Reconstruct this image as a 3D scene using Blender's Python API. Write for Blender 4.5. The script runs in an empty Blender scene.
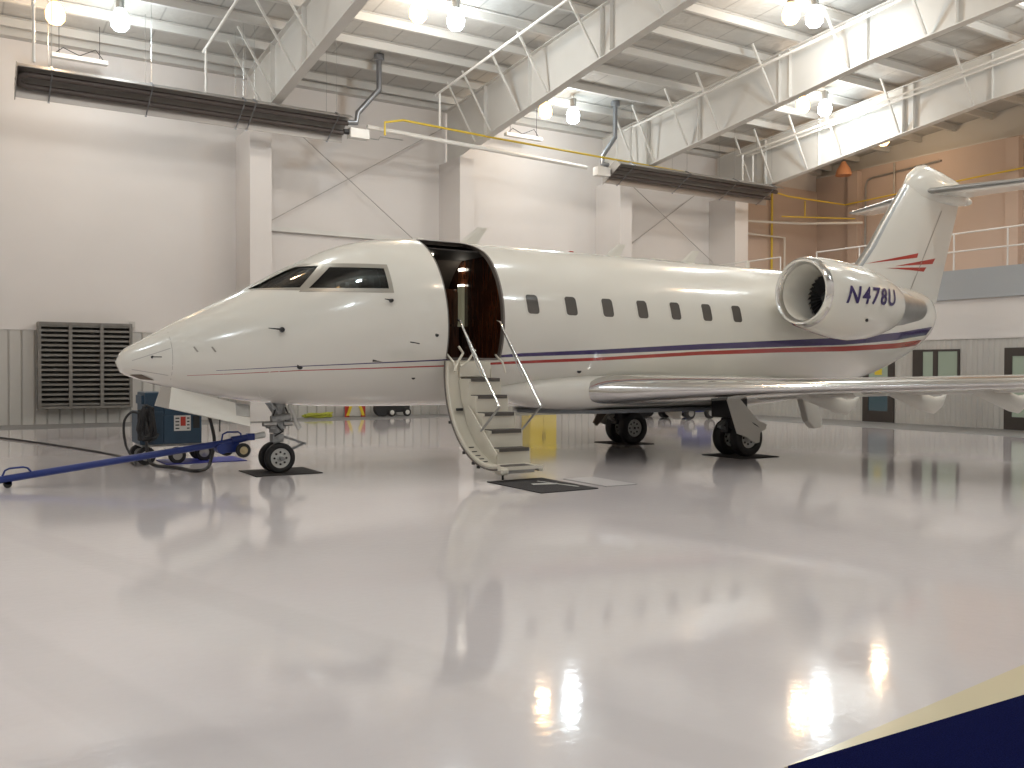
import bpy, bmesh, math, random
import numpy as np
from mathutils import Vector, Matrix
random.seed(4)
PI = math.pi
S = bpy.context.scene
COL = S.collection

# ------------------------------------------------------------------ camera
F_PX, YAW, PITCH, ROLL = 914.7562, 0.5572804, -0.0158895, 0.0025864
CAM = Vector((-2.0124736, -13.5001051, 1.5529324))
fw = Vector((math.sin(YAW)*math.cos(PITCH), math.cos(YAW)*math.cos(PITCH), math.sin(PITCH)))
r0 = Vector((math.cos(YAW), -math.sin(YAW), 0)); u0 = r0.cross(fw)
rr = r0*math.cos(ROLL)+u0*math.sin(ROLL); uu = -r0*math.sin(ROLL)+u0*math.cos(ROLL)
cd = bpy.data.cameras.new('camera'); cam = bpy.data.objects.new('camera', cd); COL.objects.link(cam)
cd.sensor_width = 36; cd.lens = F_PX/1024*36; cd.clip_end = 200; cd.clip_start = 0.05
m = Matrix((rr, uu, -fw)).transposed().to_4x4(); m.translation = CAM
cam.matrix_world = m
S.camera = cam
# ------------------------------------------------------------------ world, exposure
w = bpy.data.worlds.new('world'); S.world = w; w.use_nodes = True
w.node_tree.nodes['Background'].inputs[0].default_value = (0.05, 0.055, 0.06, 1)
w.node_tree.nodes['Background'].inputs[1].default_value = 0.3
S.view_settings.view_transform = 'Standard'; S.view_settings.look = 'None'
S.view_settings.gamma = 1; S.view_settings.use_curve_mapping = False
S.view_settings.exposure = 0.1
LAMP_W = 185
WARM = (1.0, 0.72, 0.46); COOL = (0.87, 0.955, 1.0)

# ------------------------------------------------------------------ materials
def mat(name, col, rough=.5, metal=0, spec=.5, coat=0, emis=None, es=0, trans=0, bump=None, mottled=None, alpha=1):
    m = bpy.data.materials.new(name); m.use_nodes = True
    nt = m.node_tree; b = nt.nodes['Principled BSDF']
    b.inputs['Base Color'].default_value = (*col, 1); b.inputs['Roughness'].default_value = rough
    b.inputs['Metallic'].default_value = metal; b.inputs['Specular IOR Level'].default_value = spec
    b.inputs['Coat Weight'].default_value = coat; b.inputs['Coat Roughness'].default_value = .04
    b.inputs['Transmission Weight'].default_value = trans
    if emis: b.inputs['Emission Color'].default_value = (*emis, 1); b.inputs['Emission Strength'].default_value = es
    tc = nt.nodes.new('ShaderNodeTexCoord')
    if mottled:
        sc, amt = mottled
        n = nt.nodes.new('ShaderNodeTexNoise'); n.inputs['Scale'].default_value = sc; n.inputs['Detail'].default_value = 5
        nt.links.new(tc.outputs['Object'], n.inputs['Vector'])
        r = nt.nodes.new('ShaderNodeMapRange'); r.inputs[1].default_value = .3; r.inputs[2].default_value = .7
        r.inputs[3].default_value = 1-amt; r.inputs[4].default_value = 1+amt*.5
        nt.links.new(n.outputs[0], r.inputs[0])
        v = nt.nodes.new('ShaderNodeVectorMath'); v.operation = 'SCALE'; v.inputs[0].default_value = col
        nt.links.new(r.outputs[0], v.inputs[3]); nt.links.new(v.outputs[0], b.inputs['Base Color'])
    if bump:
        sc, st = bump
        n = nt.nodes.new('ShaderNodeTexNoise'); n.inputs['Scale'].default_value = sc; n.inputs['Detail'].default_value = 3
        nt.links.new(tc.outputs['Object'], n.inputs['Vector'])
        bp = nt.nodes.new('ShaderNodeBump'); bp.inputs['Strength'].default_value = st; bp.inputs['Distance'].default_value = .02
        nt.links.new(n.outputs[0], bp.inputs['Height']); nt.links.new(bp.outputs[0], b.inputs['Normal'])
    return m
WHITE = (.72, .70, .66)
M = {}
M['wall'] = mat('wall_paint', (.69, .66, .64), .55, mottled=(.35, .05))
M['wall_r'] = mat('mezzanine_wall_warm_lit', (.56, .45, .385), .6, mottled=(.5, .06))  # wall colour tinted peach to carry the warm lamp light
M['steel'] = mat('girder_paint', (.66, .65, .62), .45, mottled=(.8, .05))
M['purlin'] = mat('purlin_paint', (.54, .53, .505), .5)
M['pipe_white'] = mat('pipe_white', (.74, .73, .70), .4)
M['pipe_yellow'] = mat('pipe_yellow', (.70, .52, .06), .45)
M['duct'] = mat('duct_metal', (.30, .31, .33), .35, metal=.8)
M['rod'] = mat('brace_rod', (.40, .38, .36), .5)
M['white_paint'] = mat('aircraft_white', (.76, .74, .68), .16, spec=.5, coat=.6)
M['white_flat'] = mat('aircraft_white_satin', (.70, .68, .62), .35)
M['cream'] = mat('door_lining_cream', (.72, .68, .58), .4, mottled=(3, .06))
M['chrome'] = mat('polished_metal', (.74, .73, .72), .13, metal=1, bump=(1.2, .08))
M['dull_metal'] = mat('dull_metal', (.42, .42, .41), .35, metal=.85, mottled=(6, .1))
M['grey_frame'] = mat('window_frame_grey', (.36, .34, .30), .35, metal=.5)
M['strut'] = mat('gear_grey', (.33, .34, .34), .4, metal=.3, mottled=(14, .25))
M['rubber'] = mat('tyre_rubber', (.018, .018, .019), .6, mottled=(9, .3))
M['black'] = mat('black_plastic', (.02, .02, .022), .5)
M['mat_black'] = mat('mat_rubber', (.028, .026, .028), .8, bump=(60, .4))
M['mat_blue'] = mat('mat_blue', (.02, .03, .30), .5)
M['hub'] = mat('hub_white', (.66, .66, .63), .4)
M['blue'] = mat('cart_blue', (.027, .062, .105), .45, mottled=(3, .15))
M['bar_blue'] = mat('towbar_blue', (.012, .032, .19), .35)
M['tan'] = mat('tan_hub', (.45, .36, .20), .5)
M['wood'] = None
M['dark_int'] = mat('interior_dark', (.035, .03, .028), .6)
M['leather'] = mat('seat_leather', (.10, .085, .07), .5)
M['lin'] = mat('interior_lining', (.13, .11, .095), .6)
M['galv'] = mat('louvre_metal', (.20, .19, .175), .5, metal=.3, mottled=(5, .15))
M['yellow'] = mat('cabinet_yellow', (.72, .55, .04), .4)
M['red'] = mat('red_paint', (.45, .045, .03), .3)
M['navy'] = mat('navy_paint', (.045, .03, .13), .3)
M['carpet_pile'] = mat('carpet_navy', (.006, .010, .085), .95, spec=.04, mottled=(160, .5), bump=(220, .8))
M['cream_paint'] = mat('cream_floor_paint', (.80, .72, .50), .15)
M['bronze'] = mat('door_bronze', (.055, .045, .04), .4, mottled=(4, .1))
M['glass_green'] = mat('lit_pane', (.26, .30, .24), .1, emis=(.50, .60, .46), es=.12)
M['glass_dark'] = mat('dark_pane', (.04, .055, .06), .05, emis=(.12, .20, .24), es=.15)
M['grey_band'] = mat('mezzanine_grey', (.36, .38, .40), .5)
M['green_y'] = mat('strap_yellow_green', (.40, .42, .05), .8)
M['brown'] = mat('gear_bay_brown', (.13, .10, .075), .6)
M['seal'] = mat('door_seal', (.17, .15, .135), .6)
M['smoke'] = mat('cabin_pane', (.11, .10, .09), .08, spec=.6)
M['tread'] = mat('step_tread', (.10, .09, .08), .75)
M['reflector'] = mat('heater_reflector', (.40, .38, .36), .35, metal=.6)
M['heater_tube'] = mat('heater_tube', (.085, .07, .065), .5, metal=.3)

def wood():
    m = mat('dark_veneer', (.09, .03, .012), .18, coat=.5)
    nt = m.node_tree; b = nt.nodes['Principled BSDF']
    tc = nt.nodes.new('ShaderNodeTexCoord'); mp = nt.nodes.new('ShaderNodeMapping'); mp.inputs['Scale'].default_value = (5, 5, .7)
    n = nt.nodes.new('ShaderNodeTexNoise'); n.inputs['Scale'].default_value = 2.5; n.inputs['Detail'].default_value = 7; n.inputs['Distortion'].default_value = 1.2
    cr = nt.nodes.new('ShaderNodeValToRGB'); cr.color_ramp.elements[0].color = (.035, .010, .005, 1); cr.color_ramp.elements[1].color = (.14, .045, .018, 1)
    cr.color_ramp.elements[0].position = .3; cr.color_ramp.elements[1].position = .7
    nt.links.new(tc.outputs['Object'], mp.inputs[0]); nt.links.new(mp.outputs[0], n.inputs['Vector'])
    nt.links.new(n.outputs[0], cr.inputs[0]); nt.links.new(cr.outputs[0], b.inputs['Base Color'])
    return m
M['wood'] = wood()
def glass(name, col, rough=.0):
    m = bpy.data.materials.new(name); m.use_nodes = True; nt = m.node_tree
    for n in list(nt.nodes): nt.nodes.remove(n)
    o = nt.nodes.new('ShaderNodeOutputMaterial'); t = nt.nodes.new('ShaderNodeBsdfTransparent'); t.inputs[0].default_value = (*col, 1)
    g = nt.nodes.new('ShaderNodeBsdfGlossy'); g.inputs['Roughness'].default_value = .03
    f = nt.nodes.new('ShaderNodeFresnel'); f.inputs[0].default_value = 1.6
    x = nt.nodes.new('ShaderNodeMixShader'); nt.links.new(f.outputs[0], x.inputs[0])
    nt.links.new(t.outputs[0], x.inputs[1]); nt.links.new(g.outputs[0], x.inputs[2]); nt.links.new(x.outputs[0], o.inputs[0])
    return m
M['glass'] = glass('cockpit_glass', (.42, .46, .46))
def glow(name, col, s):
    return mat(name, (.1, .1, .1), .5, emis=col, es=s)
M['glow_w'] = glow('warm_lamp_glow', (1, .55, .20), 6)
M['glow_c'] = glow('cool_lamp_glow', (.80, .95, 1), 20)
M['glow_i'] = glow('cabin_light', (1, .93, .78), 5)

def nodes(m): nt = m.node_tree; return nt, nt.nodes['Principled BSDF'], nt.nodes, nt.links
def math_node(nt, op, a, b=None, c=None):
    n = nt.nodes.new('ShaderNodeMath'); n.operation = op
    for i, v in enumerate((a, b, c)):
        if v is None: continue
        if isinstance(v, (int, float)): n.inputs[i].default_value = v
        else: nt.links.new(v, n.inputs[i])
    return n.outputs[0]
def floor_mat():
    m = mat('epoxy_floor', (.50, .475, .475), .08, spec=.5, coat=.35)
    nt, b, N, L = nodes(m); b.inputs['Coat Roughness'].default_value = .05
    g = N.new('ShaderNodeNewGeometry'); s = N.new('ShaderNodeSeparateXYZ'); L.new(g.outputs['Position'], s.inputs[0])
    n1 = N.new('ShaderNodeTexNoise'); n1.inputs['Scale'].default_value = .45; n1.inputs['Detail'].default_value = 6; L.new(g.outputs['Position'], n1.inputs['Vector'])
    # worn tyre tracks: bands along two straight lines
    tot = None
    for (x0, y0, x1, y1, wd, amt) in TRACKS:
        dx, dy = x1-x0, y1-y0; l = math.hypot(dx, dy); nx, ny = -dy/l, dx/l
        d = math_node(nt, 'ADD', math_node(nt, 'MULTIPLY', s.outputs[0], nx), math_node(nt, 'MULTIPLY', s.outputs[1], ny))
        d = math_node(nt, 'SUBTRACT', d, nx*x0+ny*y0)
        a = math_node(nt, 'ABSOLUTE', d)
        r = N.new('ShaderNodeMapRange'); r.interpolation_type = 'SMOOTHSTEP'
        r.inputs[1].default_value = wd*.5; r.inputs[2].default_value = wd; r.inputs[3].default_value = amt; r.inputs[4].default_value = 0
        L.new(a, r.inputs[0])
        tot = r.outputs[0] if tot is None else math_node(nt, 'MAXIMUM', tot, r.outputs[0])
    k = N.new('ShaderNodeMapRange'); k.inputs[1].default_value = .3; k.inputs[2].default_value = .7; k.inputs[3].default_value = .95; k.inputs[4].default_value = 1.04
    L.new(n1.outputs[0], k.inputs[0])
    f = math_node(nt, 'MULTIPLY', k.outputs[0], math_node(nt, 'SUBTRACT', 1.0, tot))
    v = N.new('ShaderNodeVectorMath'); v.operation = 'SCALE'; v.inputs[0].default_value = (.80, .76, .775); L.new(f, v.inputs[3])
    L.new(v.outputs[0], b.inputs['Base Color'])
    # faint orange peel of the coating
    n2 = N.new('ShaderNodeTexNoise'); n2.inputs['Scale'].default_value = 14; n2.inputs['Detail'].default_value = 2; L.new(g.outputs['Position'], n2.inputs['Vector'])
    n3 = N.new('ShaderNodeTexNoise'); n3.inputs['Scale'].default_value = 110; n3.inputs['Detail'].default_value = 1; L.new(g.outputs['Position'], n3.inputs['Vector'])
    hh = math_node(nt, 'ADD', n2.outputs[0], math_node(nt, 'MULTIPLY', n3.outputs[0], .05))
    bp = N.new('ShaderNodeBump'); bp.inputs['Strength'].default_value = .06; bp.inputs['Distance'].default_value = .01
    L.new(hh, bp.inputs['Height']); L.new(bp.outputs[0], b.inputs['Normal']); L.new(bp.outputs[0], b.inputs['Coat Normal'])
    return m
TRACKS = [(-1.54, -3.35, .09, -8.98, .22, .045), (-1.74, -7.54, -1.18, -9.54, .24, .06), (-2.2, -6.6, -1.62, -8.6, .10, .03)]
M['floor'] = floor_mat()
M['floor_dull'] = mat('floor_border_grey', (.27, .27, .27), .5, spec=.3, mottled=(1.5, .06))

def deck_mat():
    m = mat('roof_insulation', (.60, .585, .555), .5)
    nt, b, N, L = nodes(m)
    g = N.new('ShaderNodeNewGeometry'); s = N.new('ShaderNodeSeparateXYZ'); L.new(g.outputs['Position'], s.inputs[0])
    fr = math_node(nt, 'FRACT', math_node(nt, 'MULTIPLY', s.outputs[0], 1/1.22))
    d = math_node(nt, 'ABSOLUTE', math_node(nt, 'SUBTRACT', fr, .5))
    r = N.new('ShaderNodeMapRange'); r.inputs[1].default_value = .0; r.inputs[2].default_value = .03; r.inputs[3].default_value = .62; r.inputs[4].default_value = 1
    L.new(d, r.inputs[0])
    v = N.new('ShaderNodeVectorMath'); v.operation = 'SCALE'; v.inputs[0].default_value = (.46, .45, .425); L.new(r.outputs[0], v.inputs[3])
    L.new(v.outputs[0], b.inputs['Base Color'])
    n2 = N.new('ShaderNodeTexNoise'); n2.inputs['Scale'].default_value = 2.2; L.new(g.outputs['Position'], n2.inputs['Vector'])
    bp = N.new('ShaderNodeBump'); bp.inputs['Strength'].default_value = .35; bp.inputs['Distance'].default_value = .15
    L.new(n2.outputs[0], bp.inputs['Height']); L.new(bp.outputs[0], b.inputs['Normal'])
    return m
M['deck'] = deck_mat()
STRIPE = dict(  # x : z  (centre lines and widths of the two cheat lines along the side)
    navy_c=[(0.7, 1.50), (1.37, 1.535), (2.28, 1.59), (4.42, 1.693), (5.78, 1.783), (7.35, 1.852), (9.58, 1.97), (11.64, 2.06), (13.66, 2.15), (16.0, 2.31), (18.0, 2.50), (19, 2.60)],
    navy_w=[(0.7, .004), (2.0, .010), (4.4, .020), (5.3, .035), (5.78, .055), (9.58, .10), (13.5, .15), (16.5, .17), (19, .19)],
    red_c=[(0.7, 1.45), (1.37, 1.48), (2.28, 1.53), (4.45, 1.603), (5.81, 1.668), (7.39, 1.733), (9.6, 1.855), (11.67, 1.935), (13.7, 1.995), (16.0, 2.10), (17.6, 2.21), (19, 2.32)],
    red_w=[(0.7, .005), (2.0, .010), (4.4, .020), (5.78, .045), (9.58, .068), (13.5, .10), (16.1, .12), (19, .14)])
def hull_mat():
    m = mat('hull_white_with_stripes', (.76, .74, .68), .16, coat=.6)
    nt, b, N, L = nodes(m)
    tc = N.new('ShaderNodeTexCoord'); s = N.new('ShaderNodeSeparateXYZ'); L.new(tc.outputs['Object'], s.inputs[0])
    u = math_node(nt, 'DIVIDE', s.outputs[0], 20.0)
    def curve(pts, sc):
        n = N.new('ShaderNodeFloatCurve'); c = n.mapping.curves[0]; n.mapping.extend = 'HORIZONTAL'
        P = [(x/20.0, z*sc) for x, z in pts]
        c.points[0].location = P[0]; c.points[1].location = P[-1]
        for p in P[1:-1]: c.points.new(*p)
        for p in c.points: p.handle_type = 'VECTOR'
        n.mapping.update(); L.new(u, n.inputs[1])
        return math_node(nt, 'MULTIPLY', n.outputs[0], 1/sc)
    prev = None
    col = (.76, .74, .68, 1)
    for name, c in (('navy', (.045, .028, .13, 1)), ('red', (.42, .04, .03, 1))):
        ctr = curve(STRIPE[name+'_c'], 1/3.0); wd = curve(STRIPE[name+'_w'], 2.0)
        d = math_node(nt, 'ABSOLUTE', math_node(nt, 'SUBTRACT', s.outputs[2], ctr))
        inside = math_node(nt, 'LESS_THAN', d, math_node(nt, 'MULTIPLY', wd, .5))
        # raked aft end: x - 0.9*z < const
        lim = math_node(nt, 'LESS_THAN', math_node(nt, 'SUBTRACT', s.outputs[0], math_node(nt, 'MULTIPLY', s.outputs[2], 1.4)), 14.45)
        st = math_node(nt, 'GREATER_THAN', s.outputs[0], .85 if name == 'red' else 1.2)
        inside = math_node(nt, 'MULTIPLY', inside, math_node(nt, 'MULTIPLY', lim, st))
        x = N.new('ShaderNodeMix'); x.data_type = 'RGBA'; L.new(inside, x.inputs[0])
        if prev is None: x.inputs[6].default_value = col
        else: L.new(prev, x.inputs[6])
        x.inputs[7].default_value = c
        prev = x.outputs[2]
    L.new(prev, b.inputs['Base Color'])
    return m
M['hull'] = hull_mat()

# ------------------------------------------------------------------ mesh helpers
class MB:
    def __init__(s): s.v = []; s.f = []
    def add(s, vs, fs):
        o = len(s.v); s.v += [tuple(p) for p in vs]; s.f += [tuple(i+o for i in f) for f in fs]; return s
    def box(s, x0, x1, y0, y1, z0, z1):
        if x0 > x1: x0, x1 = x1, x0
        if y0 > y1: y0, y1 = y1, y0
        if z0 > z1: z0, z1 = z1, z0
        v = [(x, y, z) for x in (x0, x1) for y in (y0, y1) for z in (z0, z1)]
        return s.add(v, [(0, 1, 3, 2), (4, 6, 7, 5), (0, 4, 5, 1), (2, 3, 7, 6), (0, 2, 6, 4), (1, 5, 7, 3)])
    def bar(s, p, q, w, h, up=(0, 0, 1)):
        p = Vector(p); q = Vector(q); d = (q-p).normalized(); up = Vector(up)
        if abs(d.dot(up)) > .98: up = Vector((0, 1, 0))
        a = d.cross(up).normalized(); b = a.cross(d)
        v = []
        for c in (p, q):
            for i, j in ((-1, -1), (1, -1), (1, 1), (-1, 1)): v.append(c+a*w/2*i+b*h/2*j)
        return s.add(v, [(3, 2, 1, 0), (4, 5, 6, 7), (0, 1, 5, 4), (1, 2, 6, 5), (2, 3, 7, 6), (3, 0, 4, 7)])
    def tube(s, pts, r, n=10, caps=True):
        pts = [Vector(p) for p in pts]; k = len(pts)
        rs = r if isinstance(r, (list, tuple)) else [r]*k
        rings = []; prev = None
        for i, p in enumerate(pts):
            d = (pts[min(i+1, k-1)]-pts[max(i-1, 0)]).normalized()
            if prev is None:
                up = Vector((0, 0, 1)) if abs(d.z) < .9 else Vector((0, 1, 0)); a = d.cross(up).normalized()
            else: a = (prev-d*prev.dot(d)).normalized()
            prev = a; b = d.cross(a)
            rings.append([p+(a*math.cos(t)+b*math.sin(t))*rs[i] for t in (2*PI*j/n for j in range(n))])
        return s.loft(rings, caps=caps)
    def loft(s, rings, caps=True, closed=True):
        n = len(rings[0]); v = [q for r in rings for q in r]; f = []
        for i in range(len(rings)-1):
            for j in range(n if closed else n-1):
                a = i*n+j; b = i*n+(j+1) % n
                f.append((a, b, b+n, a+n))
        if caps: f.append(tuple(range(n-1, -1, -1))); f.append(tuple((len(rings)-1)*n+j for j in range(n)))
        return s.add(v, f)
    def lathe(s, c, prof, axis='z', n=24, caps=False):
        """prof = [(dist along axis, radius)]"""
        rings = []
        for h, r in prof:
            ring = []
            for j in range(n):
                t = 2*PI*j/n; a, b = r*math.cos(t), r*math.sin(t)
                d = {'z': (a, b, h), 'x': (h, a, b), 'y': (b, h, a)}[axis]
                ring.append((c[0]+d[0], c[1]+d[1], c[2]+d[2]))
            rings.append(ring)
        return s.loft(rings, caps=caps)
    def prism(s, poly, axis, a, b):
        """poly of 2-D points extruded along axis from a to b"""
        def P(p, t): return {'x': (t, p[0], p[1]), 'y': (p[0], t, p[1]), 'z': (p[0], p[1], t)}[axis]
        n = len(poly); v = [P(p, a) for p in poly]+[P(p, b) for p in poly]
        return s.add(v, [tuple(range(n-1, -1, -1)), tuple(range(n, 2*n))]+[(i, (i+1) % n, n+(i+1) % n, n+i) for i in range(n)])
    def build(s, name, m, parent=None, smooth=False, bevel=0, wn=True):
        me = bpy.data.meshes.new(name); me.from_pydata(s.v, [], s.f)
        bm = bmesh.new(); bm.from_mesh(me); bmesh.ops.recalc_face_normals(bm, faces=bm.faces)
        if bevel:
            es = [e for e in bm.edges if len(e.link_faces) == 2 and e.calc_face_angle(0) > .5]
            bmesh.ops.bevel(bm, geom=es, offset=bevel, segments=2, affect='EDGES', profile=.5)
        bm.to_mesh(me); bm.free()
        me.materials.append(m)
        o = bpy.data.objects.new(name, me); COL.objects.link(o)
        if smooth:
            me.polygons.foreach_set('use_smooth', [True]*len(me.polygons))
            try: me.set_sharp_from_angle(angle=math.radians(38))
            except Exception: pass
        if parent:
            o.parent = parent
            o.location = -parent_world(parent)
        return o
def parent_world(p):
    v = Vector(p.location); q = p.parent
    while q: v += Vector(q.location); q = q.parent
    return v
def tag(o, label=None, cat=None, group=None, kind=None):
    if label: o['label'] = label
    if cat: o['category'] = cat
    if group: o['group'] = group
    if kind: o['kind'] = kind
    return o
def empty(name, loc, label, cat, group=None):
    o = bpy.data.objects.new(name, None); COL.objects.link(o); o.location = loc; o.empty_display_size = .2
    return tag(o, label, cat, group)
def kids(o): return [c for c in bpy.data.objects if c.parent == o]
def copy_tree(o, parent=None):
    c = o.copy(); COL.objects.link(c)
    if parent: c.parent = parent
    for ch in kids(o): copy_tree(ch, c)
    return c
def struct(mb, name, m, **k): return tag(mb.build(name, m, **k), kind='structure')
def pchip(xs, ys):
    xs = np.array(xs, float); ys = np.array(ys, float); h = np.diff(xs); d = np.diff(ys)/h
    mm = np.zeros(len(xs)); mm[0] = d[0]; mm[-1] = d[-1]
    for i in range(1, len(xs)-1):
        if d[i-1]*d[i] > 0:
            w1 = 2*h[i]+h[i-1]; w2 = h[i]+2*h[i-1]; mm[i] = (w1+w2)/(w1/d[i-1]+w2/d[i])
    def f(x):
        x = min(max(x, xs[0]), xs[-1]); i = int(min(np.searchsorted(xs, x, side='right')-1, len(h)-1)); i = max(i, 0)
        t = (x-xs[i])/h[i]
        return float((2*t**3-3*t*t+1)*ys[i]+(t**3-2*t*t+t)*h[i]*mm[i]+(-2*t**3+3*t*t)*ys[i+1]+(t**3-t*t)*h[i]*mm[i+1])
    return f

# ------------------------------------------------------------------ hangar shell
XL, XR, XO, YF, YB = -9.0, 32.0, 21.9, -19.0, 14.8
def roof(y): return 11.98-.08*y
def top(y): return 11.62-.08*y
struct(MB().box(XL, XR+.4, YF, YB, -.2, 0), 'floor', M['floor'])
# duller strip painted along the walls
struct(MB().box(XL, XO, 12.55, YB-.01, 0, .003), 'trim_1', M['floor_dull'])
struct(MB().box(19.3, XO, YF, 12.5, 0, .003), 'trim_2', M['floor_dull'])
struct(MB().box(XL, XR+.4, YB, YB+.2, 0, 11.3), 'wall_back', M['wall'])
struct(MB().box(XL-.2, XL, YF, YB, 0, 13.6), 'wall_left', M['wall'])
struct(MB().box(XL, XR+.4, YF-.2, YF, 0, 13.6), 'wall_front', M['wall'])
mb = MB(); mb.box(XR, XR+.2, YF, YB, 0, 10.3)
struct(mb, 'wall_right', M['wall_r'])
struct(MB().box(XR+.35, XR+.5, YF, YB, 10, 13.6), 'wall_right', M['purlin'])
mb = MB()
y0, y1 = YF-.2, YB+.2
mb.add([(XL-.2, y0, roof(y0)), (XR+.5, y0, roof(y0)), (XR+.5, y1, roof(y1)), (XL-.2, y1, roof(y1)),
        (XL-.2, y0, roof(y0)+.2), (XR+.5, y0, roof(y0)+.2), (XR+.5, y1, roof(y1)+.2), (XL-.2, y1, roof(y1)+.2)],
       [(0, 1, 2, 3), (4, 5, 6, 7), (0, 1, 5, 4), (1, 2, 6, 5), (2, 3, 7, 6), (3, 0, 4, 7)])
struct(mb, 'ceiling', M['deck'])
# ribbed metal liner on the lower back wall
def ribbed_x(x0, x1, y, z0, z1, pitch, dep):
    mb = MB(); n = int((x1-x0)/pitch); pr = []
    for i in range(n):
        a = x0+i*pitch
        pr += [(a, y), (a+pitch*.42, y), (a+pitch*.46, y-dep), (a+pitch*.5, y-dep*.2), (a+pitch*.54, y-dep), (a+pitch*.58, y)]
    v = []; f = []
    for (x, yy) in pr: v += [(x, yy, z0), (x, yy, z1)]
    for i in range(len(pr)-1): f.append((2*i, 2*i+1, 2*i+3, 2*i+2))
    return mb.add(v, f)
M['liner'] = mat('liner_panel', (.54, .525, .495), .4, mottled=(.6, .05))
struct(ribbed_x(XL, XO, YB-.04, .0, 2.62, .31, .03), 'wall_back_liner', M['liner'])
struct(MB().box(XL, XO, YB-.07, YB-.001, 2.6, 2.66), 'trim_3', M['wall'])
# girts on the back wall
for i, (a, b, z) in enumerate(((6.32, 12.6, 5.85), (19.98, 25.33, 5.85))):
    struct(MB().box(a, b, YB-.16, YB-.001, z, z+.14), 'trim_%d' % (4+i), M['steel'])
struct(MB().box(XL, XR, YB-.3, YB-.001, 10.45, 10.72), 'trim_6', M['purlin'])

# mezzanine office block along the right wall
struct(MB().box(XO, XR, YF, YB-.01, 0, 4.30), 'wall_right_office', M['wall'])
mb = MB(); n = int((YB-YF)/.155)
pr = []
for i in range(n):
    a = YF+i*.155
    pr += [(a, XO-.012), (a+.07, XO-.012), (a+.085, XO-.03), (a+.125, XO-.03), (a+.14, XO-.012)]
v = []; f = []
for yy, xx in pr: v += [(xx, yy, 0), (xx, yy, 2.44)]
for i in range(len(pr)-1): f.append((2*i, 2*i+1, 2*i+3, 2*i+2))
mb.add(v, f); struct(mb, 'wall_right_liner', M['liner'])
struct(MB().box(XO-.05, XO-.001, YF, YB-.01, 2.42, 2.48), 'trim_9', M['wall'])
struct(MB().box(XO-.08, XO-.001, YF, YB-.01, 3.52, 4.33), 'trim_10', M['grey_band'])
# back wall above the mezzanine, its orange lighting put into the colour
struct(MB().box(26.5, XR, YB-.06, YB-.001, 4.31, 9.7), 'wall_back_mezzanine', M['wall_r'])

def office_door(n, ya, yb, zt, mid):
    d = MB(); x0, x1 = XO-.09, XO-.031
    d.box(x0, x1, ya, ya+.2, .0, zt); d.box(x0, x1, yb-.2, yb, .0, zt)
    d.box(x0, x1, ya+.2, yb-.2, zt-.22, zt); d.box(x0, x1, ya+.2, yb-.2, 0, .34)
    if mid: d.box(x0, x1, ya+.2, yb-.2, 1.0, 1.12)
    o = struct(d, 'door_%d' % n, M['bronze'])
    if mid:
        MB().box(XO-.06, XO-.04, ya+.2, yb-.2, .34, 1.0).build('lower_pane', M['glass_dark'], o)
        MB().box(XO-.06, XO-.04, ya+.2, yb-.2, 1.12, zt-.22).build('upper_pane', M['glass_green'], o)
    else:
        MB().box(XO-.06, XO-.04, ya+.2, yb-.2, .34, zt-.22).build('pane', M['glass_green'], o)
    MB().tube([(XO-.14, ya+.1, .95), (XO-.14, ya+.1, 1.25)], .015).build('pull_handle', M['chrome'], o)
    h = MB().box(XO-.075, XO-.061, (ya+yb)/2-.12, (ya+yb)/2+.12, 1.42, 1.66).build('notice', M['yellow'], o)
    return o
office_door(1, 3.45, 4.52, 2.16, True)
office_door(2, -1.15, .14, 2.16, False)
wf = MB(); x0, x1 = XO-.08, XO-.031
wf.box(x0, x1, 1.41, 1.47, 1.0, 2.15); wf.box(x0, x1, 2.78, 2.84, 1.0, 2.15); wf.box(x0, x1, 1.47, 2.78, 2.09, 2.15); wf.box(x0, x1, 1.47, 2.78, 1.0, 1.06); wf.box(x0, x1, 2.05, 2.2, 1.06, 2.09); wf.box(x0, x1, 2.52, 2.78, 1.06, 2.09)
w1 = struct(wf, 'window_1', M['bronze'])
MB().box(XO-.06, XO-.04, 1.47, 2.05, 1.06, 2.09).build('pane', M['glass_green'], w1)
MB().box(XO-.06, XO-.04, 2.2, 2.52, 1.06, 2.09).build('inner_door_pane', M['glass_green'], w1)

# mezzanine railing
def railing(name, ya, yb, posts, label):
    e = empty(name, (XO+.08, ya, 4.30), label, 'railing', 'railings along the mezzanine edge')
    for z, nm in ((5.36, 'top_rail'), (4.86, 'mid_rail')):
        MB().tube([(XO+.08, ya, z), (XO+.08, yb, z)], .022).build(nm, M['pipe_white'], e, smooth=True)
    for y in posts: MB().tube([(XO+.08, y, 4.31), (XO+.08, y, 5.36)], .022).build('post', M['pipe_white'], e, smooth=True)
railing('railing', 7.92, 14.6, [7.92, 9.5, 11.1, 12.7, 14.3], 'white tube railing on the mezzanine left of the engine, by the corner')
railing('railing', -10.0, 6.42, [6.42, 4.8, 3.25, 1.7, .18, -1.3, -2.8, -4.4, -6, -7.6, -9.2], 'long white tube railing on the mezzanine running behind the tail fin')

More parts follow.
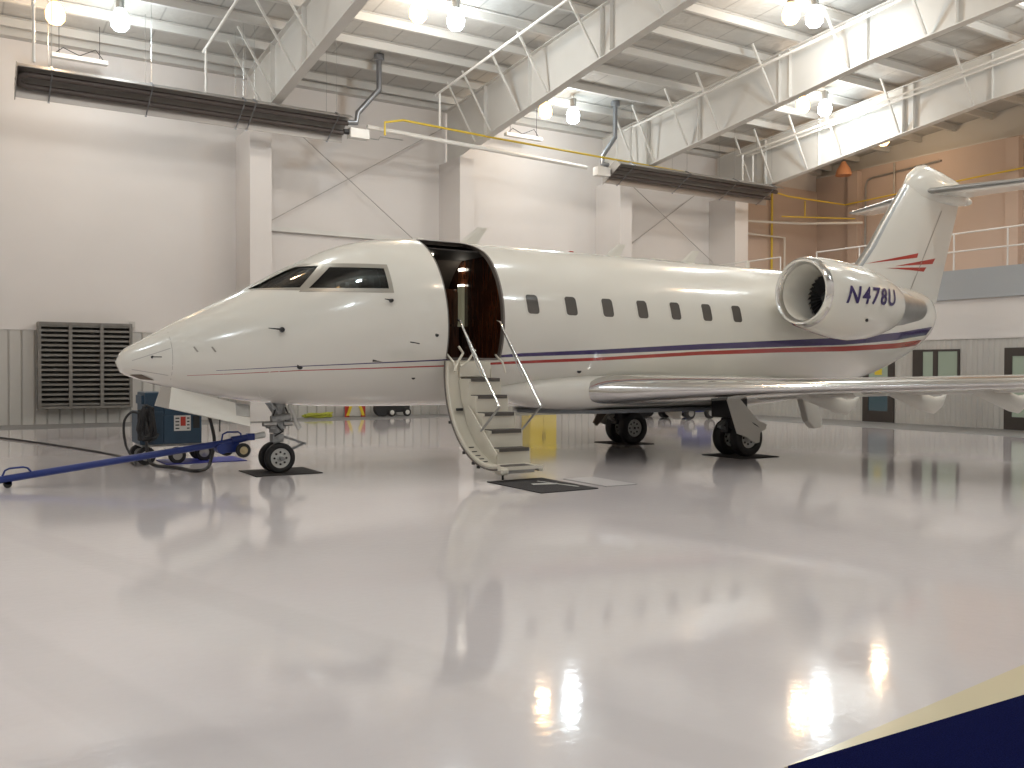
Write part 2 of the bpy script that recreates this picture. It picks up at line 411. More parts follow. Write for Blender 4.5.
# ------------------------------------------------------------------ frames: columns, girders, purlins
GX = [-1.9, 6.0, 12.92, 19.7, 25.72]
COLS = [(-2.2, -1.6), (5.65, 6.30), (12.63, 13.17), (19.40, 19.97), (25.34, 26.08)]
where = ['just out of frame at the left', 'behind the cockpit at the left end', 'behind the boarding door', 'behind the middle of the cabin', 'nearest the orange corner']
for i, (a, b) in enumerate(COLS):
    c = MB().box(a, b, 13.3, YB-.001, 0, 8.62)
    o = c.build('steel_column', M['wall'], bevel=.01); tag(o, 'white boxed steel column on the back wall, ' + where[i], 'column', 'columns on the back wall')
GD = 0
def gb(y):   # underside of the girder
    return GD+(8.80+.125*(13.1-y) if y > 2.8 else 8.80+.125*10.3+.07*(2.8-y))
gl = ['out of frame at the far left', 'at the upper left, above the cockpit end of the long heater', 'in the middle, rising from the column behind the door', 'reaching the top edge right of the middle', 'at the right, nearest the orange wall']
for i, gx in enumerate(GX):
    GD = (.08, .08, .08, -.05, -.13)[i]
    e = empty('roof_girder', (gx, 13.3, 8.9), 'deep white roof girder ' + gl[i], 'girder', 'tapered roof girders')
    poly = [(14.75, 8.6), (13.1, gb(13.1)), (2.8, gb(2.8)), (-18.9, gb(-18.9)), (-18.9, top(-18.9)), (14.75, top(14.75))]
    MB().prism(poly, 'x', gx-.008, gx+.008).build('web', M['steel'], e)
    for nm, fn in (('bottom_flange', gb), ('top_flange', top)):
        mb = MB(); pts = [13.1, 2.8, -18.9] if nm == 'bottom_flange' else [14.75, 13.1, 2.6, -18.9]
        for a, b in zip(pts, pts[1:]): mb.bar((gx, a, fn(a)), (gx, b, fn(b)), .28, .025)
        mb.build(nm, M['steel'], e)
    for y in (12.0, 9.4, 5.9, 5.5, 2.8, .2, -2.5, -6, -10):
        MB().box(gx-.13, gx+.13, y-.008, y+.008, gb(y)+.012, top(y)-.012).build('stiffener', M['steel'], e)
    for y in (12.6, 11.6, 9.9, 8.4, 6.0, 3.4, 1.0, -1.6, -4.2, -7):
        if i == 0 and y > 0: pass
        for sd in (-1, 1):
            MB().bar((gx+sd*.13, y, gb(y)+.05), (gx+sd*1.15, y+.0, roof(y)-.22), .055, .055).build('flange_brace', M['steel'], e)
PY = [14.2-1.5*k for k in range(22)]
ORD = 'first second third fourth fifth sixth seventh eighth ninth tenth eleventh twelfth thirteenth fourteenth fifteenth sixteenth seventeenth eighteenth nineteenth twentieth twenty-first twenty-second'.split()
for k, y in enumerate(PY):
    z = roof(y)-.012
    mb = MB(); mb.bar((XL, y, z-.115), (XR+.3, y, z-.115), .014, .22); mb.bar((XL, y+.05, z-.225), (XR+.3, y+.05, z-.225), .11, .014); mb.bar((XL, y-.05, z-.008), (XR+.3, y-.05, z-.008), .11, .012)
    tag(mb.build('purlin', M['purlin']), 'white roof purlin spanning the hangar under the ceiling, ' + ORD[k] + ' from the back wall', 'purlin', 'roof purlins')

# wall bracing rods
def rod(p, q, label, r=.016):
    tag(MB().tube([p, q], r, 6).build('brace_rod', M['rod'], smooth=True), label, 'brace rod')
rod((6.35, YB-.25, 5.95), (12.6, YB-.25, 9.8), 'thin grey bracing rod rising to the right behind the cockpit roof')
rod((6.35, YB-.3, 9.85), (12.6, YB-.3, 5.1), 'thin grey bracing rod falling to the right behind the cockpit roof')
rod((20.0, YB-.25, 5.85), (25.3, YB-.25, 9.4), 'thin grey bracing rod rising to the right behind the middle antennas')
rod((20.0, YB-.3, 9.35), (25.3, YB-.3, 6.03), 'thin grey bracing rod falling to the right behind the middle antennas')

# ------------------------------------------------------------------ lamps
def lamp(x, y, z, warm, label, power=1.0):
    e = empty('high_bay_lamp', (x, y, z), label, 'ceiling lamp', 'high bay lamps under the roof')
    MB().lathe((x, y, z), [(.30, .02), (.32, .10), (.60, .11), (.63, .05), (.63, .01)], n=12, caps=True).build('ballast_housing', M['dull_metal'], e, smooth=True)
    MB().tube([(x, y, z+.62), (x, y, roof(y)-.02)], .012, 6).build('hanger', M['dull_metal'], e)
    MB().lathe((x, y, z), [(-.24, .04), (-.22, .14), (-.12, .22), (.05, .23), (.2, .18), (.30, .10)], n=14, caps=True).build('globe', M['glow_w' if warm else 'glow_c'], e, smooth=True)
    l = bpy.data.lights.new('lamp_light', 'POINT'); l.energy = LAMP_W*power*(.75 if warm else 1.15); l.color = WARM if warm else COOL; l.shadow_soft_size = .18
    o = bpy.data.objects.new('lamp_light', l); COL.objects.link(o); o.parent = e; o.location = (0, 0, -.48)
LAMPS = [((.43, 11.9, 10.33), 1, 'glowing warm orange lamp at the upper left corner'), ((1.88, 11.6, 10.36), 0, 'glowing cool white lamp at the upper left, right of the warm one'),
    ((8.33, 7.66, 10.62), 1, 'warm orange lamp at the top, left of a cool one, above the vent pipe'), ((9.40, 7.62, 10.62), 0, 'cool white lamp at the top above the cockpit, right of the warm one'),
    ((15.3, 12.2, 10.25), 1, 'warm lamp low between the second and third girders'), ((16.45, 12.2, 10.25), 0, 'cool white lamp low between the second and third girders, by the vent pipe'),
    ((16.9, 3.1, 10.85), 1, 'warm lamp at the top edge right of centre'), ((17.7, 3.0, 10.9), 0, 'cool white lamp at the top edge right of centre'),
    ((23.0, 7.9, 10.58), 1, 'warm lamp between the two right girders, left of the cool one'), ((24.0, 7.8, 10.6), 0, 'cool white lamp between the two right girders')]
for p, wm, lb in LAMPS: lamp(*p, wm, lb, .55 if p[1] > 11 else 1.0)
OUT = [(1.2, 3.2, 1, 'above the nose'), (2.4, 3.2, 0, 'above the nose'), (8.6, -1.2, 1, 'over the cabin door'), (9.7, -1.2, 0, 'over the cabin door'),
       (17.4, -4.6, 1, 'before the wing'), (18.5, -4.6, 0, 'before the wing'), (1.2, -4.6, 1, 'before the nose'), (2.4, -4.6, 0, 'before the nose'),
       (22.4, -1.2, 1, 'over the wing tip'), (23.5, -1.2, 0, 'over the wing tip'), (8.6, -9.0, 1, 'over the carpet'), (9.7, -9.0, 0, 'over the carpet'),
       (23.5, -9.0, 0, 'far right front'), (-5.5, -1.2, 0, 'left wall middle'), (-5.5, 7.5, 1, 'left wall back'), (-5.5, -10.5, 0, 'left wall front'), (1.2, -13.6, 0, 'by the photographer'), (15, -13.6, 0, 'front middle')]
for x, y, wm, lb in OUT:
    lamp(x, y, roof(y)-1.0, wm, ('warm orange' if wm else 'cool white') + ' ceiling lamp beyond the picture top, ' + lb)
# warm lamps that light the mezzanine
for x, y, lb in ((29.2, 9.25, 'left of the tail fin'), (29.8, -.05, 'right of the tailplane'), (29.8, -6.6, 'nearest the hangar front')):
    lamp(x, y, 10.55, 1, 'warm lamp above the mezzanine behind the right girder, ' + lb, .8)
e = empty('dome_fixture', (30.6, 12.2, 10.1), 'unlit reddish bell shaped lamp hanging in front of the orange wall', 'lamp')
MB().lathe((30.6, 12.2, 10.12), [(-.28, .34), (-.2, .335), (.0, .27), (.15, .17), (.25, .11), (.30, .10), (.32, .02)], n=18).build('shade', mat('copper_shade', (.62, .30, .16), .45), e, smooth=True)
MB().tube([(30.6, 12.2, 10.4), (30.6, 12.2, roof(12.2)-.02)], .02, 6).build('stem', M['dull_metal'], e)

# strip lights high on the back wall
for x0, x1, z, lb in ((.5, 1.9, 9.95, 'long white strip light fixture hanging by the upper left lamps'), (14.7, 16.2, 9.8, 'long white strip light fixture behind the gas pipe, centre')):
    e = empty('strip_light', (x0, 13.8, z), lb, 'strip light', 'strip light fixtures')
    MB().box(x0, x1, 13.7, 13.9, z-.1, z+.02).build('housing', M['pipe_white'], e, bevel=.01)
    for x in (x0+.2, x1-.2): MB().tube([(x, 13.8, z+.02), (x, 13.8, roof(13.8)-.001)], .008, 5).build('hanger', M['black'], e)
    MB().tube([(x0+.1, 13.8, z+.02), (x0+.3, 13.8, z+.2), (x0+.7, 13.8, z+.05), (x1-.3, 13.8, z+.28), (x1-.1, 13.8, z+.02)], .012, 6).build('flex_cable', M['black'], e, smooth=True)

# ------------------------------------------------------------------ radiant heaters
def heater(x0, x1, y, z, label, joints):
    e = empty('radiant_heater', ((x0+x1)/2, y, z), label, 'radiant heater', 'tube heaters under the roof')
    T = math.radians(-28)
    def R(dy, dz): return (y+dy*math.cos(T)-dz*math.sin(T), z+dy*math.sin(T)+dz*math.cos(T))
    # reflector trough open below, tilted towards the hall
    prof = [(-.55, -.14), (-.38, .10), (.38, .10), (.55, -.14), (.53, -.15), (.36, .08), (-.36, .08), (-.53, -.15)]
    poly = [R(a, b) for a, b in prof]
    MB().prism(poly, 'x', x0, x1).build('reflector', M['reflector'], e)
    for dy in (-.2, .2):
        c = R(dy, -.06)
        MB().tube([(x0+.25, c[0], c[1]), (x1-.05, c[0], c[1])], .075, 12).build('tube', M['heater_tube'], e, smooth=True)
    a, b = R(-.2, -.06), R(.2, -.06)
    arc = [(x0+.25-.2*math.sin(PI*t/8), (a[0]+b[0])/2+(a[0]-b[0])/2*math.cos(PI*t/8), (a[1]+b[1])/2+(a[1]-b[1])/2*math.cos(PI*t/8)) for t in range(9)]
    MB().tube(arc, .075, 12).build('return_bend', M['heater_tube'], e, smooth=True)
    for xj in joints:
        pj = [R(a_*1.05, b_*1.15-.01) for a_, b_ in prof[:4]]
        mb = MB()
        for q in range(3): mb.bar((xj, *pj[q]), (xj, *pj[q+1]), .05, .03)
        mb.bar((xj, *R(-.5, -.16)), (xj, *R(.5, -.16)), .03, .02)
        mb.build('support_hoop', M['duct'], e)
        for s_ in (-.45, .45):
            q = R(s_, .1); MB().tube([(xj, q[0], q[1]), (xj, q[0], roof(q[0])-.1)], .007, 5).build('hanger_wire', M['dull_metal'], e)
    for s_ in (x0,):
        MB().prism([R(a_, b_) for a_, b_ in ((-.58, -.2), (-.4, .12), (.4, .12), (.58, -.2))], 'x', s_-.01, s_+.01).build('end_plate', M['reflector'], e)
    return e, R
e, R = heater(-.45, 8.05, 11.8, 8.62, 'long dark twin tube radiant heater at the upper left', [.3, 2.6, 4.95, 5.25, 7.6])
bb = MB().box(8.15, 8.75, 11.75, 12.05, 8.33, 8.62).build('burner_box', M['pipe_white'], e, bevel=.015)
MB().tube([(8.0, 11.9, 8.5), (8.2, 11.9, 8.5)], .08, 12).build('burner_collar', M['black'], e, smooth=True)
MB().tube([(8.0, 12.05, 8.80), (8.45, 12.05, 8.85), (8.5, 12.05, 9.15), (9.2, 12.1, 9.95), (9.2, 12.1, roof(12.1)-.02)], .085, 12).build('vent_pipe', M['duct'], e, smooth=True)
MB().lathe((9.2, 12.1, roof(12.1)-.2), [(0, .09), (.02, .16), (.18, .16)], n=14).build('flue_flange', M['duct'], e)
e, R = heater(17.75, 25.9, 11.8, 8.5, 'dark twin tube radiant heater right of centre over the cabin', [18.4, 21.0, 23.4, 25.4])
MB().box(17.15, 17.7, 11.7, 12.0, 8.25, 8.55).build('burner_box', M['pipe_white'], e, bevel=.015)
MB().tube([(17.65, 11.85, 8.42), (17.85, 11.85, 8.42)], .08, 12).build('burner_collar', M['black'], e, smooth=True)
MB().tube([(17.85, 12.05, 8.72), (17.6, 12.05, 8.75), (17.6, 12.05, 9.0), (18.2, 12.1, 9.75), (18.2, 12.1, roof(12.1)-.02)], .085, 12).build('vent_pipe', M['duct'], e, smooth=True)
MB().lathe((18.2, 12.1, roof(12.1)-.2), [(0, .09), (.02, .16), (.18, .16)], n=14).build('flue_flange', M['duct'], e)

def pipe(pts, r, m, label, name='pipe', n=8):
    return tag(MB().tube(pts, r, n).build(name, M[m], smooth=True), label, 'pipe')
pipe([(8.9, 12.3, 8.85), (17.1, 12.3, 8.60)], .07, 'pipe_white', 'straight white pipe joining the two heaters below the yellow gas line', 'air_pipe')
pipe([(9.3, 11.9, 8.56), (9.3, 11.9, 8.95), (9.9, 11.9, 9.10), (13.2, 11.9, 9.0), (21.5, 11.9, 8.85), (25.0, 12.2, 8.85), (28.0, 12.9, 8.8), (31.6, 12.9, 8.8), (31.6, 7, 8.95), (31.6, -3, 9.1)], .035, 'pipe_yellow', 'thin yellow gas line running along the back of the hangar past both heaters', 'gas_pipe')
pipe([(8.77, 11.9, 8.4), (9.1, 11.9, 8.4), (9.15, 11.9, 8.5), (9.9, 11.9, 8.5)], .015, 'dull_metal', 'small bent pipe feeding the burner of the left heater', 'burner_feed_pipe')
# white sprinkler lines along the girders, with drops
def sprinkler(x, ya, z, drop, label):
    o = pipe([(x, -16, z+.08*(ya+16)), (x, ya, z), ], .04, 'pipe_white', label, 'sprinkler_pipe')
    MB().tube([(x, ya-.3, z), (x, ya-.3, z-drop)], .035, 8).build('drop_pipe', M['pipe_white'], o, smooth=True)
sprinkler(4.1, 12.3, 10.2, 1.3, 'white pipe in the bay above the long left heater running parallel to the girders')
sprinkler(-.1, 11.6, 10.3, 1.4, 'bright white pipe at the far upper left running past the warm lamp')
sprinkler(11.2, 12.3, 10.15, 1.1, 'white pipe left of the middle girder running parallel to it')
sprinkler(18.9, 12.4, 10.15, 1.5, 'white pipe left of the third girder running parallel to it')
sprinkler(24.7, 12.6, 10.0, 1.1, 'left one of twin white pipes by the rightmost girder')
sprinkler(25.05, 12.4, 10.0, 1.1, 'right one of twin white pipes by the rightmost girder')
# pipework on the orange corner wall
pipe([(26.9, 14.4, 7.9), (29.6, 13.6, 7.9), (31.6, 12.0, 7.9)], .05, 'pipe_white', 'white horizontal pipe crossing the orange corner below the heater end', 'wall_pipe')
pipe([(27.2, 14.5, 7.4), (29.6, 14.5, 7.4), (29.6, 14.5, 4.4)], .05, 'pipe_white', 'white pipe turning down in front of the orange corner wall', 'wall_pipe')
pipe([(28.9, 14.6, 4.4), (28.9, 14.6, 9.6)], .05, 'pipe_yellow', 'vertical yellow pipe on the orange corner wall', 'wall_pipe')
pipe([(28.4, 13.6, 8.1), (31.5, 12.3, 8.1)], .03, 'pipe_yellow', 'short yellow pipe in the orange corner above the white one', 'wall_pipe')
pipe([(29.4, 13.22, 8.8), (29.4, 13.22, 8.1)], .03, 'pipe_yellow', 'short yellow hanger left of the bell lamp', 'wall_pipe')
cdt = pipe([(31.93, 12.1, 4.32), (31.93, 12.1, 9.5), (31.93, 12.0, 9.75), (31.93, 11.8, 9.82), (31.93, 8.6, 9.95)], .045, 'dull_metal', 'grey conduit bent along the orange wall left of the tail', 'conduit')
MB().tube([(31.93, 10.7, 8.9), (31.93, 10.7, 10.25)], .045, 8).build('branch', M['dull_metal'], cdt, smooth=True)
for y0 in (12.6, 5.6):
    tag(MB().box(XR-.3, XR-.001, y0-.25, y0+.25, 4.31, 10.2).build('wall_pilaster', M['wall_r'], bevel=.01), 'orange lit pilaster on the upper right wall, ' + ('near the corner' if y0 > 10 else 'behind the tail tip'), 'pilaster')
struct(MB().box(XR-.02, XR+.35, YF, YB, 10.3, 10.36), 'trim_11', M['purlin'])

# ------------------------------------------------------------------ louvre on the back wall
e = empty('wall_louvre', (1.39, 14.6, .44), 'large grey metal louvre panel on the left of the back wall', 'louvre')
x0, x1, z0, z1 = .2, 2.6, .44, 2.82
mb = MB(); mb.box(x0, x0+.08, 14.35, 14.72, z0, z1); mb.box(x1-.08, x1, 14.35, 14.72, z0, z1); mb.box(x0+.08, x1-.08, 14.35, 14.72, z1-.07, z1); mb.box(x0+.08, x1-.08, 14.35, 14.72, z0, z0+.07)
mb.build('frame', M['galv'], e)
for xm in (1.0, 1.8): MB().box(xm-.045, xm+.045, 14.33, 14.7, z0+.07, z1-.07).build('mullion', M['galv'], e)
MB().box(x0+.08, x1-.08, 14.66, 14.70, z0+.07, z1-.07).build('back_panel', mat('louvre_back', (.24, .235, .225), .6), e)
for j, (a, b) in enumerate(((x0+.08, .955), (1.045, 1.755), (1.845, x1-.08))):
    mb = MB()
    for k in range(17):
        z = z0+.13+k*.135
        mb.add([(a, 14.40, z-.03), (b, 14.40, z-.03), (b, 14.62, z+.085), (a, 14.62, z+.085), (a, 14.40, z-.02), (b, 14.40, z-.02), (b, 14.62, z+.095), (a, 14.62, z+.095)],
               [(0, 1, 2, 3), (4, 5, 6, 7), (0, 1, 5, 4), (2, 3, 7, 6), (1, 2, 6, 5), (3, 0, 4, 7)])
        mb.box(a, b, 14.375, 14.395, z-.035, z+.02)
    mb.build('slats', M['galv'], e)
for z in (1.02, 1.55, 2.2): MB().box(x0-.02, x0+.04, 14.3, 14.36, z, z+.2).build('hinge', M['galv'], e)
MB().box(x1-.02, x1+.12, 14.62, 14.72, 2.72, 2.9).build('junction_box', M['liner'], e)
# ------------------------------------------------------------------ aircraft
XM, XN = 10.23, 2.243
ft = pchip([0, .06, .32, .855, 1.27, 1.7, 2.12, 2.54, 2.92, 3.41, 3.9, 4.5, 12, 14, 15.75, 17.2, 17.85, 18.28, 18.42],
           [1.64, 1.77, 1.94, 2.255, 2.47, 2.695, 2.93, 3.155, 3.345, 3.52, 3.61, 3.66, 3.66, 3.655, 3.62, 3.52, 3.42, 3.28, 3.1])
fb = pchip([0, .06, .19, .45, .784, 1.267, 1.844, 2.6, 3.4, 5, 11.5, 13, 14.72, 15.75, 17.0, 17.85, 18.28, 18.42],
           [1.64, 1.50, 1.435, 1.345, 1.27, 1.17, 1.07, 1.0, .97, .96, .96, 1.02, 1.22, 1.42, 1.80, 2.17, 2.47, 2.66])
fh = pchip([0, .06, .32, .855, 1.27, 1.7, 2.12, 2.54, 2.92, 3.41, 3.9, 4.5, 11, 12.5, 14, 15.75, 17.2, 17.85, 18.28, 18.42],
           [0, .13, .30, .54, .70, .85, .98, 1.09, 1.17, 1.26, 1.315, 1.345, 1.345, 1.32, 1.2, .86, .48, .33, .20, .13])
fz = pchip([0, .32, .855, 1.7, 2.54, 3.41, 4.5, 12, 15.75, 18.42], [1.64, 1.64, 1.68, 1.78, 1.95, 2.15, 2.31, 2.31, 2.55, 2.88])
def hull_pt(x, a, off=0.0):
    h = fh(x); zm = fz(x); c, s_ = math.cos(a), math.sin(a)
    v = (ft(x)-zm) if s_ > 0 else (zm-fb(x))
    return (x, -(h+off)*c, zm+(v+off)*s_)
def hull_y(x, z):
    h = fh(x); zm = fz(x); v = (ft(x)-zm) if z > zm else (zm-fb(x))
    return h*math.sqrt(max(0.0, 1-((z-zm)/v)**2))
def hull_pt_z(x, z, side=-1, off=0.0):
    z = min(z, ft(x)-1e-4); y = hull_y(x, z)
    h = fh(x); zm = fz(x); v = (ft(x)-zm) if z > zm else (zm-fb(x))
    nz = (z-zm)/v/v; ny = y/h/h; l = math.hypot(nz, ny) or 1
    return (x, side*(y+off*ny/l), z+off*nz/l)

jet = empty('business_jet', (XN, 0, 0), 'white twin engine business jet with navy and red stripes parked in the hangar', 'aircraft')
# hull: outer and inner skin, openings cut by booleans and the cutters removed
def hull_mesh():
    xs = [0.004, .02, .06, .12, .2, .32, .5, .68, .855, 1.06]+[1.27+.14*k for k in range(24)]+[4.7+.35*k for k in range(22)]+[12.4+.3*k for k in range(20)]+[18.28, 18.42]
    n = 72; rings = [[hull_pt(x, 2*PI*j/n) for j in range(n)] for x in xs]
    return MB().loft(rings)
fus = hull_mesh().build('fuselage', M['hull'], jet, smooth=True)
fus.location = (0, 0, 0); fus.parent = None
fus.data.materials.append(M['lin'])
so = fus.modifiers.new('s', 'SOLIDIFY'); so.thickness = .07; so.offset = -1; so.material_offset = 1; so.material_offset_rim = 1
# door opening in the port side, rounded corners
DX0, DX1 = 4.47, 5.40
def rrect(x0, x1, z0, z1, r, n=5, rs=None):
    rs = rs or (r, r, r, r); out = []
    for (cx, cz, a0, r_) in ((x1-rs[0], z1-rs[0], 0, rs[0]), (x0+rs[1], z1-rs[1], 90, rs[1]), (x0+rs[2], z0+rs[2], 180, rs[2]), (x1-rs[3], z0+rs[3], 270, rs[3])):
        for k in range(n+1):
            a = math.radians(a0+90*k/n); out.append((cx+r_*math.cos(a), cz+r_*math.sin(a)))
    return out
cut = []
def slant(P): return [(x-.10*max(0, (z-2.5)/1.1)**1.5*(1 if x < 4.8 else 0), z) for x, z in P]
cut.append(MB().prism(slant(rrect(DX0, DX1, 1.72, 3.615, .1, rs=(.26, .05, .04, .06))), 'y', -1.7, -.28).build('cutter', M['lin']))
# cockpit windows: side-view outlines, cut through both sides
WIN_SIDE = [(2.435, 2.70), (2.81, 3.055), (3.555, 3.055), (3.56, 2.72)]
WIN_FRONT = [(1.74, 2.702), (1.9, ft(1.9)-.014), (2.1, ft(2.1)-.014), (2.3, ft(2.3)-.014), (2.44, 3.075), (2.72, 3.08), (2.355, 2.705)]
for sd in (-1, 1):
    cut.append(MB().prism(WIN_SIDE, 'y', sd*.45, sd*1.8).build('cutter', M['lin']))
    cut.append(MB().prism(WIN_FRONT, 'y', sd*.03, sd*1.8).build('cutter', M['lin']))
for c in cut:
    b = fus.modifiers.new('b', 'BOOLEAN'); b.object = c; b.operation = 'DIFFERENCE'; b.solver = 'EXACT'
bpy.context.view_layer.update()
dg = bpy.context.evaluated_depsgraph_get()
me = bpy.data.meshes.new_from_object(fus.evaluated_get(dg))
fus.modifiers.clear(); fus.data = me; me.name = 'fuselage'
for c in cut: bpy.data.objects.remove(c, do_unlink=True)
me.polygons.foreach_set('use_smooth', [True]*len(me.polygons))
try: me.set_sharp_from_angle(angle=math.radians(35))
except Exception: pass
fus.parent = jet; fus.location = -Vector(jet.location)

def hull_patch(poly, side, off, name, m, parent, thick=.006, step=.08, hole=None):
    """a thin skin piece that follows the hull; poly in side view (x, z)"""
    bm = bmesh.new(); vs = [bm.verts.new((x, 0, z)) for x, z in poly]
    if hole:
        n = len(poly); hs = [bm.verts.new((x, 0, z)) for x, z in hole]
        for i in range(n): bm.faces.new((vs[i], vs[(i+1) % n], hs[(i+1) % n], hs[i]))
    else: bm.faces.new(vs)
    for ax in (0, 2):
        lo = min(v.co[ax] for v in bm.verts); hi = max(v.co[ax] for v in bm.verts); k = lo+step
        while k < hi:
            no = [0, 0, 0]; no[ax] = 1; co = [0, 0, 0]; co[ax] = k
            bmesh.ops.bisect_plane(bm, geom=bm.verts[:]+bm.edges[:]+bm.faces[:], plane_co=co, plane_no=no); k += step
    bmesh.ops.triangulate(bm, faces=[f for f in bm.faces if len(f.verts) > 4])
    mb = MB(); bm.verts.index_update(); n = len(bm.verts)
    outer = [hull_pt_z(v.co.x, v.co.z, side, off) for v in bm.verts]
    inner = [hull_pt_z(v.co.x, v.co.z, side, off-thick) for v in bm.verts]
    fs = [tuple(v.index for v in f.verts) for f in bm.faces]
    rim = [(e_.verts[0].index, e_.verts[1].index) for e_ in bm.edges if len(e_.link_faces) == 1]
    mb.add(outer+inner, fs+[tuple(i+n for i in reversed(f)) for f in fs]+[(a, b, b+n, a+n) for a, b in rim])
    bm.free()
    return mb.build(name, m, parent, smooth=True)
def inset(poly, d):
    c = (sum(p[0] for p in poly)/len(poly), sum(p[1] for p in poly)/len(poly)); out = []
    n = len(poly)
    area = sum(poly[i][0]*poly[(i+1) % n][1]-poly[(i+1) % n][0]*poly[i][1] for i in range(n)); sg = 1 if area > 0 else -1
    for i in range(n):
        p0, p, p2 = Vector(poly[i-1]), Vector(poly[i]), Vector(poly[(i+1) % n])
        n1 = Vector((-(p-p0).y, (p-p0).x)).normalized()*sg; n2 = Vector((-(p2-p).y, (p2-p).x)).normalized()*sg
        b = (n1+n2); b = b/max(.3, (1+n1.dot(n2)))
        out.append((p.x+b.x*d, p.y+b.y*d))
    return out
# cockpit windows: frame, glass
for sd in (-1, 1):
    side = 'left' if sd < 0 else 'right'
    for nm, W in (('side', WIN_SIDE), ('front', WIN_FRONT)):
        fr = hull_patch(inset(W, -.05 if nm == 'side' else -.028), sd, .004, 'cockpit_window', M['grey_frame'], jet, hole=inset(W, .012))
        hull_patch(inset(W, .004), sd, -.018, 'glass_pane', M['glass'], fr, thick=.012)
# cabin windows
for i in range(7):
    cx = 5.962+i*.7527
    P = [(x+(z-2.59)*-.06, z) for x, z in rrect(cx-.135, cx+.135, 2.415, 2.765, .075)]
    fr = hull_patch(P, -1, .006, 'cabin_window', M['white_flat'], jet, hole=inset(P, .022))
    hull_patch(inset(P, .018), -1, .003, 'window_pane', M['smoke'], fr)
    fr2 = hull_patch(P, 1, .006, 'cabin_window', M['white_flat'], jet, hole=inset(P, .022))
    hull_patch(inset(P, .018), 1, .003, 'window_pane', M['smoke'], fr2)
# door surround seal
P = slant(rrect(DX0-.012, DX1+.03, 1.70, 3.62, .1, rs=(.27, .06, .05, .07)))
hull_patch(P, -1, .005, 'door_seal', M['seal'], jet, hole=slant(rrect(DX0+.004, DX1-.0, 1.73, 3.60, .1, rs=(.25, .04, .03, .05))), step=.06)

# interior seen through the door
ci = MB().box(3.3, 12.0, -1.15, 1.15, 1.66, 1.70).build('cabin_floor', M['dark_int'], jet)
def disc(x0, x1, m, nm, inner=None, ya=-9, yb=9):
    """bulkhead that fills the cabin section between two stations"""
    pts = []
    for j in range(48):
        p = hull_pt((x0+x1)/2, 2*PI*j/48, -.075)
        pts.append((min(max(p[1], ya), yb), max(p[2], 1.70)))
    q = [pts[0]]
    for p in pts[1:]:
        if math.hypot(p[0]-q[-1][0], p[1]-q[-1][1]) > .004: q.append(p)
    return MB().prism(q, 'x', x0, x1).build(nm, m, jet)
disc(5.72, 5.78, M['wood'], 'aft_bulkhead', ya=-9, yb=9)
disc(3.98, 4.03, M['dark_int'], 'cockpit_bulkhead', ya=.25, yb=9)
disc(3.98, 4.03, M['dark_int'], 'cockpit_bulkhead', ya=-9, yb=-.35)
g = MB().box(4.05, 5.70, .62, 1.0, 1.70, 2.95).build('galley_cabinet', M['wood'], jet, bevel=.01)
for a, b in ((4.1, 4.62), (4.66, 5.12), (5.16, 5.66)):
    MB().box(a, b, .605, .62, 1.76, 2.30).build('cabinet_door', M['wood'], g); MB().box(a, b, .605, .62, 2.34, 2.90).build('cabinet_door', M['wood'], g)
MB().box(5.66, 5.715, .47, .62, 2.3, 3.0).build('lit_panel', mat('vestibule_panel', (.52, .49, .36), .3, emis=(.9, .85, .55), es=.10), g)
MB().box(5.66, 5.715, .45, .60, 3.27, 3.31).build('cabin_lamp', M['glow_i'], jet)
MB().box(5.655, 5.715, .465, .62, 3.0, 3.03).build('edge_lamp', M['glow_i'], g)
MB().lathe((4.75, -.1, 3.41), [(0, .06), (.03, .06)], n=14, caps=True).build('ceiling_spot', M['glow_i'], jet)
MB().box(4.05, 5.70, -.62, .62, 3.44, 3.46).build('vestibule_ceiling', M['dark_int'], jet)
# cockpit furniture
MB().prism([(2.1, 2.40), (2.35, 2.66), (2.75, 2.70), (2.75, 2.4), (2.6, 2.1), (2.2, 2.1)], 'y', -.5, .5).build('instrument_panel', M['black'], jet, bevel=.03)
for s_, nm in ((-.5, 'left'), (.5, 'right')):
    st = MB().box(3.0, 3.45, s_-.24, s_+.24, 1.95, 2.1).build('pilot_seat', M['leather'], jet, bevel=.04)
    MB().prism([(3.4, 2.05), (3.55, 2.7), (3.47, 2.78), (3.3, 2.1)], 'y', s_-.22, s_+.22).build('backrest', M['leather'], st, bevel=.02)
    MB().box(3.47, 3.56, s_-.12, s_+.12, 2.76, 2.95).build('headrest', M['leather'], st, bevel=.03)
    MB().tube([(2.82, s_-.13, 2.52), (2.80, s_-.12, 2.6), (2.78, s_, 2.56), (2.80, s_+.12, 2.6), (2.82, s_+.13, 2.52)], .014, 6).build('control_yoke', M['black'], st)

